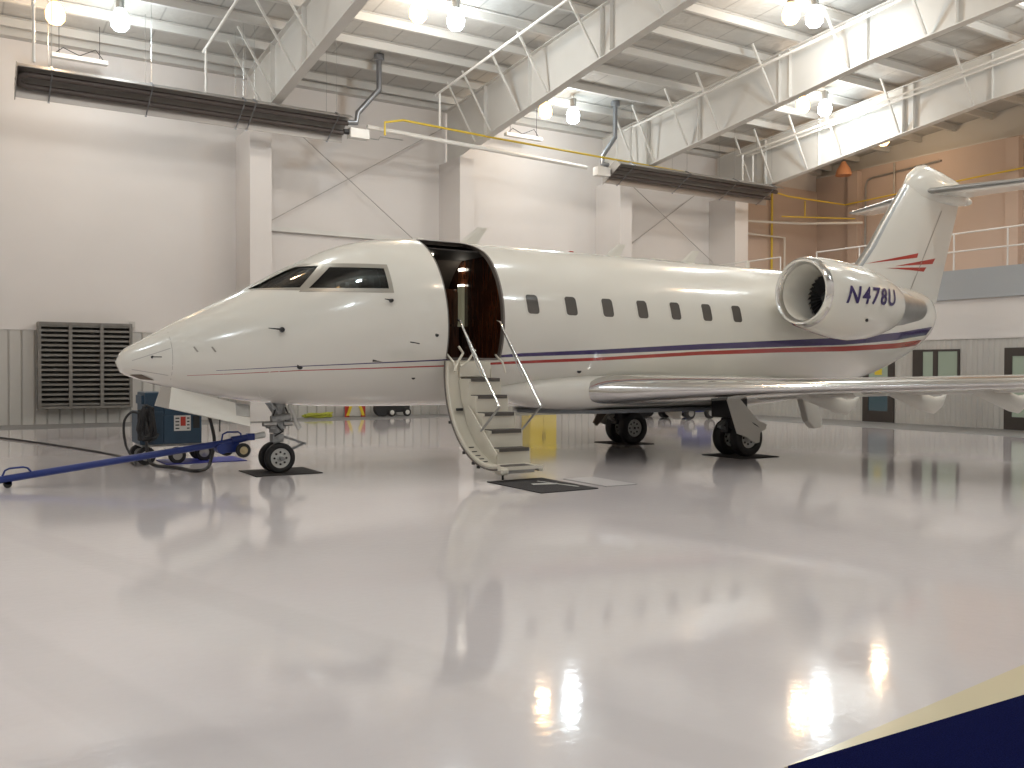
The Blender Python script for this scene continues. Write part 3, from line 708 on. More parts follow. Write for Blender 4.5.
# nose details
def blade(x, y, z, l, h, w, rake, nm='antenna', m='white_flat', up=1):
    sec = [(0, 0), (.25, .5), (.6, .42), (1, 0), (.6, -.42), (.25, -.5)]
    r_ = []
    for t in (0, 1):
        ll = l*(1-.45*t)
        r_.append([(x+rake*t+ll*a, y+w*b*(1-.4*t), z+up*h*t) for a, b in sec])
    return MB().loft(r_).build(nm, M[m], jet)
blade(5.30, 0, 3.63, .36, .33, .03, .40); blade(8.38, 0, 3.63, .36, .27, .03, .34); blade(10.24, 0, 3.63, .36, .28, .03, .34)
for x, l in ((7.6, .08), (9.55, .3), (4.55, .12)): MB().box(x, x+l, -.05, .05, 3.64, 3.69).build('beacon' if l < .2 else 'antenna_pad', M['red' if l < .1 else 'white_flat'], jet, bevel=.012)
blade(12.1, 0, 3.62, .1, .2, .015, .03)
def probe(x, z, ln, rad, nm):
    p = Vector(hull_pt_z(x, z, -1)); q = p+Vector((-.02, -.09, 0))
    o = MB().tube([p, q], [rad, rad*.8], 10).build(nm, M['black'], jet, smooth=True)
    MB().tube([q, q+Vector((-ln, -.01, .015))], [.014, .006], 8).build('probe_tube', M['black'], o, smooth=True)
probe(2.03, 2.10, .2, .04, 'pitot_probe'); probe(3.55, 2.55, .12, .03, 'pitot_probe')
for x, z, r_ in ((.42, 1.71, .02), (2.278, 1.585, .045), (4.26, 2.064, .03), (4.02, 1.42, .03), (7.04, 1.53, .045)):
    p = hull_pt_z(x, z, -1, -.01); MB().lathe(p, [(-.012, r_), (.0, r_), (.0, r_*.4)], 'y', 14, caps=True).build('static_port', M['black'], jet)
hull_patch([(.40, 1.705), (.53, 1.705), (.53, 1.717), (.40, 1.717)], -1, .004, 'pitot_slot', M['black'], jet)
for x, z in ((.91, 1.85), (1.13, 1.85)):
    hull_patch([(x, z), (x+.045, z-.07), (x+.065, z-.065), (x+.02, z+.005)], -1, .005, 'vane', M['grey_frame'], jet)
hull_patch([(3.84, 1.945), (3.99, 1.925), (3.99, 1.94), (3.84, 1.96)], -1, .004, 'handle_slot', M['black'], jet)
def seam(pts, w_, nm='panel_seam', m='rod', closed=False):
    """a dark narrow gap line that follows the hull; pts in side view"""
    mb = MB(); P = []
    for (a, b) in zip(pts, pts[1:]):
        k = max(1, int(math.hypot(b[0]-a[0], b[1]-a[1])/.08))
        for i in range(k): P.append((a[0]+(b[0]-a[0])*i/k, a[1]+(b[1]-a[1])*i/k))
    P.append(pts[-1])
    L_ = []
    for i, p in enumerate(P):
        q0 = P[max(0, i-1)]; q1 = P[min(len(P)-1, i+1)]; d = Vector((q1[0]-q0[0], q1[1]-q0[1])); d.normalize(); nn = Vector((-d.y, d.x))*w_/2
        for s_ in (-1, 1): L_.append(hull_pt_z(p[0]+nn.x*s_, p[1]+nn.y*s_, -1, .0022))
    f = [(2*i, 2*i+1, 2*i+3, 2*i+2) for i in range(len(P)-1)]
    mb.add(L_, f); return mb.build(nm, M[m], jet)
seam([(.18, 1.66), (.40, 1.74), (.64, 1.83)], .008); seam([(.18, 1.54), (.62, 1.46)], .008)
seam([(.64, 2.06), (.66, 1.8), (.66, 1.40)], .005, m='grey_frame')
seam([(1.28, 2.0), (1.30, 1.3)], .004, m='white_flat')
seam([(1.95+.16*math.cos(a), 1.33+.2*math.sin(a)) for a in [2*PI*k/24 for k in range(25)]], .006, m='white_flat')
hull_patch([(.17, 1.47), (.30, 1.475), (.46, 1.40), (.30, 1.415)], -1, .012, 'chin_intake', M['brown'], jet, step=.04)

# belly fairing around the wing roots
rings = []
def sq(v, p=.62): return math.copysign(abs(v)**p, v)
for x, k in ((5.6, .0), (5.9, .30), (6.3, .62), (6.8, .88), (7.3, 1), (11.3, 1), (12.2, .75), (12.9, .35), (13.3, .0)):
    rings.append([(x, (.95+.27*k)*sq(math.cos(2*PI*j/40)), 1.20-.02*k+(.12+.235*k)*sq(math.sin(2*PI*j/40))) for j in range(40)])
MB().loft(rings).build('belly_fairing', M['white_paint'], jet, smooth=True)

MB().prism([(6.5, 0), (6.8, -.6), (7.6, -1.10), (11.0, -1.10), (11.4, -.6), (11.5, 0), (11.4, .6), (11.0, 1.10), (7.6, 1.10), (6.8, .6)], 'z', .80, .87).build('belly_shade_panel', mat('belly_shade_grey', (.20, .215, .235), .35), jet, bevel=.03)  # added grey slab, painted shade under the belly fairing
# ---- wings
def airfoil(c, t, n=14, blunt=0):
    up = []; lo = []
    for i in range(n+1):
        b = PI*i/n; x = (1-math.cos(b))/2
        y = 5*t*(.2969*math.sqrt(x)-.126*x-.3516*x*x+.2843*x**3-.1036*x**4)
        cam_ = .018*4*x*(1-x); y *= 1+blunt*math.exp(-x/.05)
        up.append((x*c, (y+cam_)*c)); lo.append((x*c, (-y+cam_)*c))
    return up, lo
def LEx(y): return 7.16+(abs(y)-1.2)*.54
def TEx(y): a = abs(y); return 11.55+(.02*(a-1.2) if a < 3.6 else .048+(a-3.6)*.30)
def Wz(y): return 1.145+(abs(y)-1.2)*.042
_wt = pchip([0, 1.2, 2.5, 4.2, 9.5], [.126, .122, .100, .080, .080])
def Wt(y): return _wt(abs(y))
def wing(sd):
    ys = [.9, 1.18, 2.2, 3.0, 3.6, 4.6, 5.6, 6.6, 7.6, 8.6, 9.3]
    rings = []; chord_cut = .82
    def section(a, f0, f1):
        c = TEx(a)-LEx(a); up, lo = airfoil(c, Wt(a), blunt=.75*math.exp(-(a-1.2)*.5))
        pts = [(x, z) for x, z in up if f0*c-1e-6 <= x <= f1*c+1e-6]+[(x, z) for x, z in reversed(lo) if f0*c-1e-6 <= x <= f1*c+1e-6 and x > 1e-6]
        tw = math.radians(2.2-.3*(a-1.2))
        return [(LEx(a)+x*math.cos(tw)+z*math.sin(tw), sd*a, Wz(a)+z*math.cos(tw)-(x-.3*c)*math.sin(tw)) for x, z in pts]
    wg = MB().loft([section(a, 0, chord_cut) for a in ys]).build('wing', M['white_paint'], jet, smooth=True)
    # polished leading edge, just proud of the skin
    def le(a):
        c = TEx(a)-LEx(a); up, lo = airfoil(c, Wt(a), 60, .75*math.exp(-(a-1.2)*.5)); k = [p for p in up if p[0] < .13*c]; l = [p for p in lo if p[0] < .10*c]
        tw = math.radians(2.2-.3*(a-1.2)); out = []
        for x, z in list(reversed(k))+l[1:]:
            ang = math.atan2(z-.0, .06*c-x+1e-6); x -= .006*math.cos(ang); z += .006*math.sin(ang)
            out.append((LEx(a)+x*math.cos(tw)+z*math.sin(tw), sd*a, Wz(a)+z*math.cos(tw)-(x-.3*c)*math.sin(tw)))
        return out
    R_ = [le(a) for a in ys[1:]]; n = min(len(r_) for r_ in R_); R_ = [[r_[int(round(j*(len(r_)-1)/(n-1)))] for j in range(n)] for r_ in R_]
    MB().loft(R_, caps=False, closed=False).build('leading_edge', M['chrome'], wg, smooth=True)
    # flaps drooped behind the wing
    for a0, a1, nm in ((1.55, 3.5, 'flap'), (3.65, 6.6, 'flap')):
        rs = []
        for a in (a0, a1):
            c = TEx(a)-LEx(a); hx = LEx(a)+.80*c; hz = Wz(a)-.02-.5*c*math.sin(.038); fc = .20*c; T = math.radians(4)
            sec = [(0, 0), (.12, .05), (.4, .06), (1, .0), (.5, -.05), (.12, -.06)]
            rs.append([(hx+x*fc*math.cos(T)+z*fc*math.sin(T), sd*a, hz-x*fc*math.sin(T)+z*fc*math.cos(T)) for x, z in sec])
        MB().loft(rs).build(nm, M['white_flat'], wg)
    # flap track fairings hanging below
    for a, dz in ((2.6, -.02), (4.15, 0), (5.45, 0)):
        rs = []
        for t, r_, z in ((0, .02, .02), (.15, .07, -.02), (.4, .1, -.11), (.65, .12, -.21), (.80, .11, -.26), (.92, .07, -.20), (1, .015, -.06)):
            x = 10.5+(a-2.6)*.18+1.8*t
            rs.append([(x, sd*a+.7*r_*math.cos(2*PI*j/12), Wz(a)-.03+dz+z*1.05+r_*1.3*math.sin(2*PI*j/12)) for j in range(12)])
        MB().loft(rs).build('flap_fairing', M['white_flat'], wg, smooth=True)
    # lower inboard hinge fairing
    MB().prism([(11.45, 1.12), (11.85, 1.12), (12.05, .60), (12.0, .47), (11.82, .46), (11.65, .6)], 'y', sd*1.84, sd*2.0).build('hinge_fairing', M['white_flat'], wg, bevel=.03)
    # winglet
    rs = []
    for t in (0, .35, .7, 1):
        a = 9.3+.35*math.sin(t*PI/2)*1.1; z = Wz(9.3)+.02+1.15*t**1.5; x0 = LEx(9.3)+.15+.75*t; c = 1.25-.75*t
        rs.append([(x0+u_*c, sd*(a+w_*c*(t)), z+w_*c*(1-t)) for u_, w_ in ((0, 0), (.3, .05), (.7, .04), (1, 0), (.7, -.03), (.3, -.04))])
    MB().loft(rs).build('winglet', M['white_paint'], wg, smooth=True)
    return wg
wing(-1); wing(1)

# ---- engines
ncz = pchip([11.3, 11.6, 12.3, 13.0, 13.7, 14.8], [2.985, 2.96, 2.87, 2.82, 2.80, 2.78])
def nlathe(cy, prof, n=48, caps=False):
    """rings about the slightly drooping nacelle axis; prof = [(x, radius)]"""
    return MB().loft([[(x, cy+r_*math.cos(2*PI*j/n), ncz(x)+r_*math.sin(2*PI*j/n)) for j in range(n)] for x, r_ in prof], caps=caps)
def engine(sd):
    cy = sd*2.10; cz = 2.91; c = (0, cy, cz)
    outer = [(11.30, .60), (11.33, .625), (11.45, .655), (11.8, .70), (12.2, .725), (12.6, .722), (13.0, .67), (13.35, .59), (13.62, .50), (13.70, .465), (13.70, .42)]
    inner = [(13.3, .42), (12.2, .46), (11.85, .44), (11.55, .46), (11.38, .52)]
    nac = nlathe(cy, outer+inner).build('engine_nacelle', M['white_paint'], jet, smooth=True)
    nlathe(cy, [(11.40, .652), (11.37, .645), (11.32, .628), (11.282, .595), (11.29, .555), (11.34, .525), (11.44, .505), (11.57, .49)]).build('inlet_lip', M['chrome'], nac, smooth=True)
    nlathe(cy, [(11.55, .488), (11.9, .462), (12.25, .47)]).build('inlet_duct', mat('inlet_liner', (.30, .29, .27), .5) if sd < 0 else M['dull_metal'], nac, smooth=True)
    MB().lathe(c, [(11.85, 0.001), (11.9, .06), (12.0, .12), (12.04, .13)], 'x', 20).build('spinner', M['black'], nac, smooth=True)
    fan = MB()
    for k in range(28):
        a = 2*PI*k/28
        for r0_, r1_ in ((.12, .44),):
            p = [(12.00, r0_, a-.07), (12.06, r0_, a+.09), (12.06, r1_, a+.11), (12.00, r1_, a-.03)]
            fan.add([(x, cy+r_*math.cos(t), cz+r_*math.sin(t)) for x, r_, t in p], [(0, 1, 2, 3)])
    fan.build('fan', mat('fan_blades', (.05, .05, .055), .35, metal=.6) if sd < 0 else M['black'], nac)
    MB().lathe(c, [(12.10, .46), (12.10, .01)], 'x', 24).build('fan_backing', M['black'], nac)
    nlathe(cy, [(13.5, .415), (13.75, .405), (14.2, .34), (14.75, .225), (14.75, .205), (14.2, .30), (13.8, .36)], 36).build('exhaust_nozzle', M['dull_metal'], nac, smooth=True)
    nlathe(cy, [(13.8, .28), (14.5, .15), (14.8, .02)], 20).build('exhaust_cone', M['dull_metal'], nac, smooth=True)
    # pylon
    rs = []
    for y in (sd*1.05, sd*1.65):
        rs.append([(11.6+x*2.9, y, cz-.12+z) for x, z in ((0, 0), (.1, .07), (.5, .1), (1, 0), (.5, -.1), (.1, -.07))])
    MB().loft(rs).build('pylon', M['white_paint'], nac, smooth=True)
    MB().lathe((12.35, cy+sd*.62, cz-.44), [(-.01, .03), (.012, .03)], 'y', 12, caps=True).build('drain_port', M['black'], nac)
    return nac, cy, cz
nac, cy, cz = engine(-1); engine(1)
# registration on the nacelle, bent round it
NR = pchip([11.3, 11.45, 11.8, 12.2, 12.6, 13.0, 13.35, 13.62], [.60, .655, .70, .725, .722, .67, .59, .50])
def text_mesh(txt, size, shear, off):
    cu = bpy.data.curves.new('t', 'FONT'); cu.body = txt; cu.size = size; cu.shear = shear; cu.offset = off; cu.space_character = 1.2; cu.resolution_u = 4
    o = bpy.data.objects.new('t', cu); COL.objects.link(o); bpy.context.view_layer.update()
    me = bpy.data.meshes.new_from_object(o.evaluated_get(bpy.context.evaluated_depsgraph_get())); bpy.data.objects.remove(o, do_unlink=True)
    return me
me = text_mesh('N478U', .40, .28, .009)
bm = bmesh.new(); bm.from_mesh(me)
xs = [v.co.x for v in bm.verts]; ys = [v.co.y for v in bm.verts]; w_, h_ = max(xs)-min(xs), max(ys)-min(ys); mx, my = min(xs), min(ys)
for k in range(1, 9):
    bmesh.ops.bisect_plane(bm, geom=bm.verts[:]+bm.edges[:]+bm.faces[:], plane_co=(0, my+h_*k/9, 0), plane_no=(0, 1, 0))
for v in bm.verts:
    u_, t_ = (v.co.x-mx)/w_, (v.co.y-my)/h_
    x = 11.70+u_*1.50; z = 2.75+t_*.325; r_ = NR(x)+.008
    v.co = (x, cy-math.sqrt(r_*r_-(z-ncz(x))**2), z)
bm.to_mesh(me); bm.free(); me.materials.clear(); me.materials.append(M['navy'])
o = bpy.data.objects.new('registration_letters', me); COL.objects.link(o); o.parent = nac; o.location = -parent_world(nac)

# ---- fin and tailplane
fle = pchip([3.2, 4.0, 5.0, 5.93, 6.2], [14.6, 15.62, 16.45, 17.25, 17.50]); fte = lambda z: 18.62+(z-3.3)*.36
fth = lambda z: .34-.05*(z-3.2)
def fin_y(x, z):
    a, b = fle(z), fte(z); u_ = (x-a)/(b-a)
    return fth(z)*.5*4*.5*min(1, math.sqrt(max(0, u_))*1.4)*(1-u_)**.7
rings = []
for z in (3.2, 3.6, 4.0, 4.5, 5.0, 5.5, 6.05):
    a, b = fle(z), fte(z); ring = []
    us = [0, .02, .06, .14, .25, .4, .55, .72, .88, 1]
    for u_ in us: ring.append((a+u_*(b-a), -fin_y(a+u_*(b-a), z)-.004, z))
    for u_ in reversed(us[1:-1]): ring.append((a+u_*(b-a), fin_y(a+u_*(b-a), z)+.004, z))
    rings.append(ring)
fin = MB().loft(rings).build('tail_fin', M['white_paint'], jet, smooth=True)
def fin_patch(poly, nm, m, off=.008):
    bm = bmesh.new(); bm.faces.new([bm.verts.new((x, 0, z)) for x, z in poly])
    lo = min(p[0] for p in poly); hi = max(p[0] for p in poly); k = lo+.1
    while k < hi:
        bmesh.ops.bisect_plane(bm, geom=bm.verts[:]+bm.edges[:]+bm.faces[:], plane_co=(k, 0, 0), plane_no=(1, 0, 0)); k += .1
    bm.verts.index_update()
    mb = MB().add([(v.co.x, -fin_y(v.co.x, v.co.z)-off, v.co.z) for v in bm.verts], [tuple(v.index for v in f.verts) for f in bm.faces]); bm.free()
    return mb.build(nm, m, fin)
fin_patch([(15.75, 3.97), (17.62, 4.33), (17.57, 4.22)], 'red_flash', M['red'])
fin_patch([(16.70, 3.965), (18.40, 4.265), (18.27, 4.12)], 'red_flash', M['red'])
fin_patch([(16.42, 3.905), (18.0, 4.02), (17.88, 3.91)], 'red_flash', M['red'])
fin_patch([(17.30, 3.43), (18.60, 5.44), (18.63, 5.42), (17.33, 3.43)], 'rudder_gap', M['grey_frame'])
# metal leading edge of the fin
rings = []
for z in (3.75, 4.4, 5.0, 5.5, 5.85):
    a = fle(z); b = fte(z); rings.append([(a+u_*(b-a), sg*(fin_y(a+u_*(b-a), z)+.010), z) if u_ > 0 else (a-.012, 0, z) for u_, sg in ((.055, -1), (.03, -1), (.008, -1), (0, 0), (.008, 1), (.03, 1), (.055, 1))])
MB().loft(rings, caps=False, closed=False).build('leading_edge', M['dull_metal'], fin, smooth=True)
# fairing at the fin top
rings = []
for x, zt, zb, h in ((17.28, 5.98, 5.85, .03), (17.45, 6.22, 5.72, .10), (17.75, 6.42, 5.55, .17), (18.05, 6.50, 5.50, .20), (18.6, 6.40, 5.55, .21), (19.2, 6.26, 5.60, .19), (19.7, 6.10, 5.66, .12), (19.78, 5.98, 5.74, .07)):
    zc = (zt+zb)/2; rings.append([(x, h*math.cos(2*PI*j/20), zc+(zt-zb)/2*math.sin(2*PI*j/20)) for j in range(20)])
MB().loft(rings).build('fin_tip_fairing', M['white_paint'], fin, smooth=True)
MB().lathe((19.6, 0, 5.78), [(0, .10), (.2, .11), (.33, .07), (.38, .01)], 'x', 14).build('tail_light', M['white_flat'], fin, smooth=True)
for sd in (-1, 1):
    rings = []
    for a in (.05, 1, 2, 3.0, 3.12):
        k = 1 if a < 3.1 else .8
        lx = 17.85+a*.47; c = (1.75-.28*a)*k; z = 5.84+.02*a
        up, lo = airfoil(c, .10, 8)
        pts = up+list(reversed(lo))[1:-1]
        rings.append([(lx+x+(0 if k == 1 else .1), sd*a, z+zz) for x, zz in pts])
    st = MB().loft(rings).build('tailplane', M['white_paint'], jet, smooth=True)
    rs = []
    for a in (.18, 3.1):
        lx = 17.85+a*.47; c = 1.75-.28*a; z = 5.84+.02*a; up, lo = airfoil(c, .112, 40)
        rs.append([(lx+x-.008, sd*a, z+zz) for x, zz in list(reversed([p for p in up if p[0] < .1*c]))+[p for p in lo if p[0] < .1*c][1:]])
    MB().loft(rs, caps=False, closed=False).build('leading_edge', M['dull_metal'], st, smooth=True)

# ---- landing gear
def wheel(cx, cy, r, w, rh, parent, holes=9, rimdark=True):
    prof = [(-w/2*.55, rh), (-w/2*.9, rh*1.12), (-w/2, r*.78), (-w/2*.85, r*.93), (-w/2*.45, r*.995), (0, r), (w/2*.45, r*.995), (w/2*.85, r*.93), (w/2, r*.78), (w/2*.9, rh*1.12), (w/2*.55, rh)]
    MB().lathe((cx, cy, r), prof, 'y', 36).build('tyre', M['rubber'], parent, smooth=True)
    h = MB().lathe((cx, cy, r), [(-w/2*.6, .001), (-w/2*.62, rh*.25), (-w/2*.35, rh*.38), (-w/2*.4, rh*.8), (-w/2*.66, rh*1.0), (-w/2*.5, rh*1.04), (w/2*.5, rh*1.04), (w/2*.66, rh*1.0), (w/2*.4, rh*.8), (w/2*.35, rh*.38), (w/2*.62, rh*.25), (w/2*.6, .001)], 'y', 30)
    nf = len(h.f)
    for k in range(holes):
        a = 2*PI*k/holes
        for s_ in (-1, 1):
            q = (cx+rh*.62*math.cos(a), cy+s_*(w/2*.36+.006), r+rh*.62*math.sin(a))
            h.lathe(q, [(-.008, rh*.11), (.008, rh*.11)], 'y', 8, caps=True)
    h.lathe((cx, cy-w/2*.62-.004, r), [(-.01, rh*.14), (.006, rh*.14)], 'y', 10, caps=True)
    o = h.build('hub', M['hub'], parent, smooth=True); o.data.materials.append(M['black'])
    for p in o.data.polygons:
        if p.index >= nf: p.material_index = 1
# nose gear
ng = MB()
ng.tube([(XN, 0, .50), (XN+.02, 0, .88)], .055, 14); ng.tube([(XN+.02, 0, .78), (XN+.06, 0, 1.25)], .10, 14); ng.tube([(XN, -.30, .228), (XN, .30, .228)], .03, 10); ng.tube([(XN, 0, .22), (XN, 0, .52)], .05, 12)
ng.tube([(XN, 0, .60), (XN, 0, .68)], .11, 16); ng.tube([(XN-.12, -.12, .80), (XN+.16, -.12, .84)], .06, 12); ng.box(XN-.08, XN+.08, -.09, .09, .46, .58); ng.box(XN-.13, XN+.11, -.12, .12, .66, .76)
gear = ng.build('nose_gear', M['strut'], jet, smooth=True)
for y in (-.15, .15): wheel(XN, y, .228, .125, .145, gear, 8)
MB().bar((XN+.06, 0, .55), (XN+.42, 0, .42), .05, .035).bar((XN+.42, 0, .42), (XN+.08, 0, .28), .05, .03).tube([(XN+.42, -.05, .42), (XN+.42, .05, .42)], .022, 8).build('torque_link', M['strut'], gear)
MB().tube([(XN+.02, .06, .84), (XN-.16, .1, 1.12)], .035, 10).tube([(XN+.02, -.06, .84), (XN-.16, -.1, 1.12)], .035, 10).tube([(XN-.2, -.16, 1.1), (XN-.2, .16, 1.1)], .03, 8).build('drag_brace', M['strut'], gear, smooth=True)
MB().tube([(XN+.15, -.1, 1.1), (XN+.25, -.12, .76), (XN+.31, -.13, .66)], [.035, .03, .045], 10).build('gear_door_link', M['hub'], gear, smooth=True)
for a_, b_ in ((-.25, -.05), (.06, .2)): MB().tube([(XN+a_, -.13, .74), (XN+b_, -.13, .74)], .04, 10).build('steering_actuator', M['dull_metal'], gear, smooth=True)
MB().tube([(XN-.05, -.1, .95), (XN-.1, -.14, .85), (XN-.03, -.15, .7), (XN+.05, -.13, .62), (XN-.06, -.09, .55)], .012, 6).tube([(XN+.1, -.1, .98), (XN+.14, -.14, .85), (XN+.08, -.15, .78)], .014, 6).build('hose', M['black'], gear, smooth=True)
# nose gear doors
nd = MB(); y0 = -.36
P = [(.665, y0, 1.30), (1.52, y0-.05, 1.07), (1.505, y0-.15, .895), (1.70, y0-.16, .86), (1.68, y0-.22, .74), (.60, y0-.14, 1.015)]
Q = [(x, y+.025, z) for x, y, z in P]; n = len(P)
nd.add(P+Q, [tuple(range(n)), tuple(range(2*n-1, n-1, -1))]+[(i, (i+1) % n, n+(i+1) % n, n+i) for i in range(n)])
door = nd.build('nose_gear_door', M['white_paint'], jet)
nd = MB(); P = [(x, -y, z) for x, y, z in P]; Q = [(x, -y, z) for x, y, z in Q]; nd.add(P+Q, [tuple(range(n)), tuple(range(2*n-1, n-1, -1))]+[(i, (i+1) % n, n+(i+1) % n, n+i) for i in range(n)])
nd.build('nose_gear_door', M['white_flat'], jet)
MB().add([(1.52, -.41, 1.065), (1.72, -.40, 1.04), (1.70, -.51, .87), (1.505, -.50, .895), (1.52, -.39, 1.065), (1.72, -.38, 1.04), (1.70, -.49, .87), (1.505, -.48, .895)], [(0, 1, 2, 3), (4, 5, 6, 7), (0, 1, 5, 4), (1, 2, 6, 5), (2, 3, 7, 6), (3, 0, 4, 7)]).build('door_notch_plate', M['dull_metal'], door)
MB().tube([(1.33, -.3, .83), (1.33, -.3, .66)], .008, 6).build('static_wick', M['black'], jet)
# main gear
def main_gear(sd):
    yc = sd*1.59
    g = MB().tube([(XM, yc, .34), (XM-.02, yc, .72)], .06, 14).tube([(XM-.02, yc, .66), (XM-.1, sd*1.45, 1.15)], .10, 14).tube([(XM, yc-.28, .34), (XM, yc+.28, .34)], .05, 12).build('main_gear', M['strut'], jet, smooth=True)
    for dy in (-.215, .215): wheel(XM, yc+dy, .34, .215, .18, g, 8)
    MB().bar((XM-.06, yc, .8), (XM-.45, yc, .55), .09, .05).bar((XM-.45, yc, .55), (XM-.08, yc, .40), .09, .05).build('trailing_link', M['strut'], g)
    MB().tube([(XM-.1, sd*1.45, 1.0), (XM-.1, sd*.75, 1.0)], .045, 10).tube([(XM-.05, sd*1.5, .75), (XM-.1, sd*1.0, 1.02)], .03, 10).build('side_brace', M['strut'], g, smooth=True)
    MB().tube([(XM+.1, yc, .9), (XM+.12, yc-.05, .6), (XM+.02, yc, .42)], .015, 6).tube([(XM-.12, yc, .95), (XM-.2, yc, .62), (XM-.08, yc, .5)], .013, 6).build('brake_hose', M['black'], g, smooth=True)
    MB().box(XM-.38, XM+.0, sd*1.30, sd*1.84, .70, 1.06).box(XM-.34, XM-.05, sd*1.50, sd*1.68, .42, .70).build('wheel_bay_structure', M['black'], g, bevel=.03)
    MB().box(XM-.30, XM-.10, yc-.22, yc+.10, .50, .95).build('brake_housing', M['black'], g, bevel=.04)
    # outboard leg door
    yd = sd*2.02
    P = [(9.55, 1.04), (9.86, 1.04), (10.30, .66), (10.52, .58), (10.50, .50), (10.36, .44), (10.34, .27), (10.25, .25), (10.0, .38), (9.80, .44)]
    MB().prism(P, 'y', yd, yd+sd*-.03).build('leg_door', M['white_flat'], g)
    MB().prism([(10.14, .64), (10.27, .575), (10.33, .53), (10.2, .59)], 'y', yd+sd*.002, yd+sd*.006).build('door_slot', M['black'], g)
    return g
main_gear(-1); main_gear(1)
MB().prism([(9.02, .50), (9.10, .43), (9.50, .85), (9.62, .98), (9.35, 1.0)], 'y', 1.10, 1.16).build('inboard_gear_door', M['brown'], jet)

# ---- airstair door
SX0, SX1 = 4.66, 5.20
# arc through hinge and foot, bulging down
A = Vector((-1.24, 1.68)); B = Vector((-2.80, .16)); mid = (A+B)/2; ch = (B-A); L_ = ch.length; Rr = 1.36
nrm = Vector((-ch.y, ch.x)).normalized()
if nrm.y < 0: nrm = -nrm
cc = mid+nrm*math.sqrt(Rr*Rr-L_*L_/4)
a0 = math.atan2(A.y-cc.y, A.x-cc.x); a1 = math.atan2(B.y-cc.y, B.x-cc.x)
if a1 > a0: a1 -= 2*PI
arc = [(cc.x+Rr*math.cos(a0+(a1-a0)*k/22), cc.y+Rr*math.sin(a0+(a1-a0)*k/22)) for k in range(23)]
arc2 = [(cc.x+(Rr-.05)*math.cos(a0+(a1-a0)*k/22), cc.y+(Rr-.05)*math.sin(a0+(a1-a0)*k/22)) for k in range(23)]
stair = MB().prism(arc+list(reversed(arc2)), 'x', DX0-.04, SX1-.02).build('airstair', M['cream'], jet, smooth=True)
# edge lip with dark seal on the forward side
lip = [(cc.x+(Rr-.02)*math.cos(a0+(a1-a0)*k/22), cc.y+(Rr-.02)*math.sin(a0+(a1-a0)*k/22)) for k in range(23)]
MB().tube([(DX0-.05, y, z) for y, z in lip], .012, 8).build('door_edge_seal', M['seal'], stair, smooth=True)
lip2 = [(cc.x+(Rr-.055)*math.cos(a0+(a1-a0)*k/22), cc.y+(Rr-.055)*math.sin(a0+(a1-a0)*k/22)) for k in range(23)]
MB().tube([(DX0-.015, y, z) for y, z in lip2], .03, 8).build('door_rim', M['cream'], stair, smooth=True)
steps = [(-1.60, 1.41), (-1.81, 1.16), (-2.01, .91), (-2.21, .67), (-2.42, .42), (-2.72, .19)]
# stepped side plates
prof = [(-1.30, 1.60)]
yy0 = -1.32
for y, z in steps: prof += [(yy0, z-.004), (y+.01, z-.004)]; yy0 = y+.01
prof += [(-2.70, .13), (-2.3, .16), (-1.9, .36), (-1.55, .72), (-1.36, 1.1), (-1.28, 1.4)]
for sx in (SX0-.012, SX1):
    MB().prism(prof, 'x', sx, sx+.012).build('side_plate', M['cream'], stair)
MB().box(SX0-.02, SX1-.02, -1.33, -1.28, 1.44, 1.66).build('sill_riser', M['cream'], stair, bevel=.006)
for k, (y, z) in enumerate(steps):
    yp = steps[k-1][0] if k else -1.30
    x0, x1 = (SX0, SX1) if k < 5 else (SX0-.06, SX1-.10)
    sp = MB().box(x0, x1, y, yp+.02, z-.045, z).build('step', M['cream'], stair, bevel=.006)
    zr = steps[k+1][1] if k < 5 else .10
    if k < 5: MB().box(x0, x1, y+.015, y+.035, zr, z-.045).build('riser', M['cream'], sp)
    MB().box(x0+.02, x1-.02, y-.006, yp-.0, z, z+.012).build('tread', M['tread'], sp)
    MB().box(x0+.02, x1-.02, y-.012, y-.001, z-(.04 if k < 5 else .085), z+.012).build('nosing', M['tread'] if k < 5 else M['dull_metal'], sp)
bx = MB().box(DX0+.0, SX0-.06, -2.83, -2.62, .10, .19).build('foot_block', M['cream'], stair, bevel=.03)
MB().box(SX1-.095, SX1-.005, -2.79, -2.68, .12, .2).build('foot_block', M['cream'], stair, bevel=.02)
MB().tube([(4.62, -2.62, .12), (4.62, -2.62, 0.012)], .016, 8).build('ground_foot', M['black'], stair)
# diagonal strut on the lining and vent slots
MB().bar((4.60, -1.66, .99), (4.615, -2.46, .33), .02, .06).build('diagonal_strut', M['cream'], stair)
for k in range(5):
    t = .60+.045*k; a = a0+(a1-a0)*t; r_ = Rr-.054
    MB().bar((4.50, cc.x+r_*math.cos(a), cc.y+r_*math.sin(a)), (4.58, cc.x+r_*math.cos(a), cc.y+r_*math.sin(a)), .02, .012).build('vent_slot', M['black'], stair)
for t in (.38, .62, .74, .80):
    a = a0+(a1-a0)*t; MB().box(DX0-.075, DX0-.04, cc.x+Rr*math.cos(a)-.02, cc.x+Rr*math.cos(a)+.02, cc.y+Rr*math.sin(a)-.02, cc.y+Rr*math.sin(a)+.02).build('latch_pin', M['black'], stair)
for y, z in ((-1.45, .95), (-1.40, .86)):
    MB().box(4.52, 4.62, y-.02, y+.02, z-.02, z+.02).build('latch_roller', M['black'], stair)
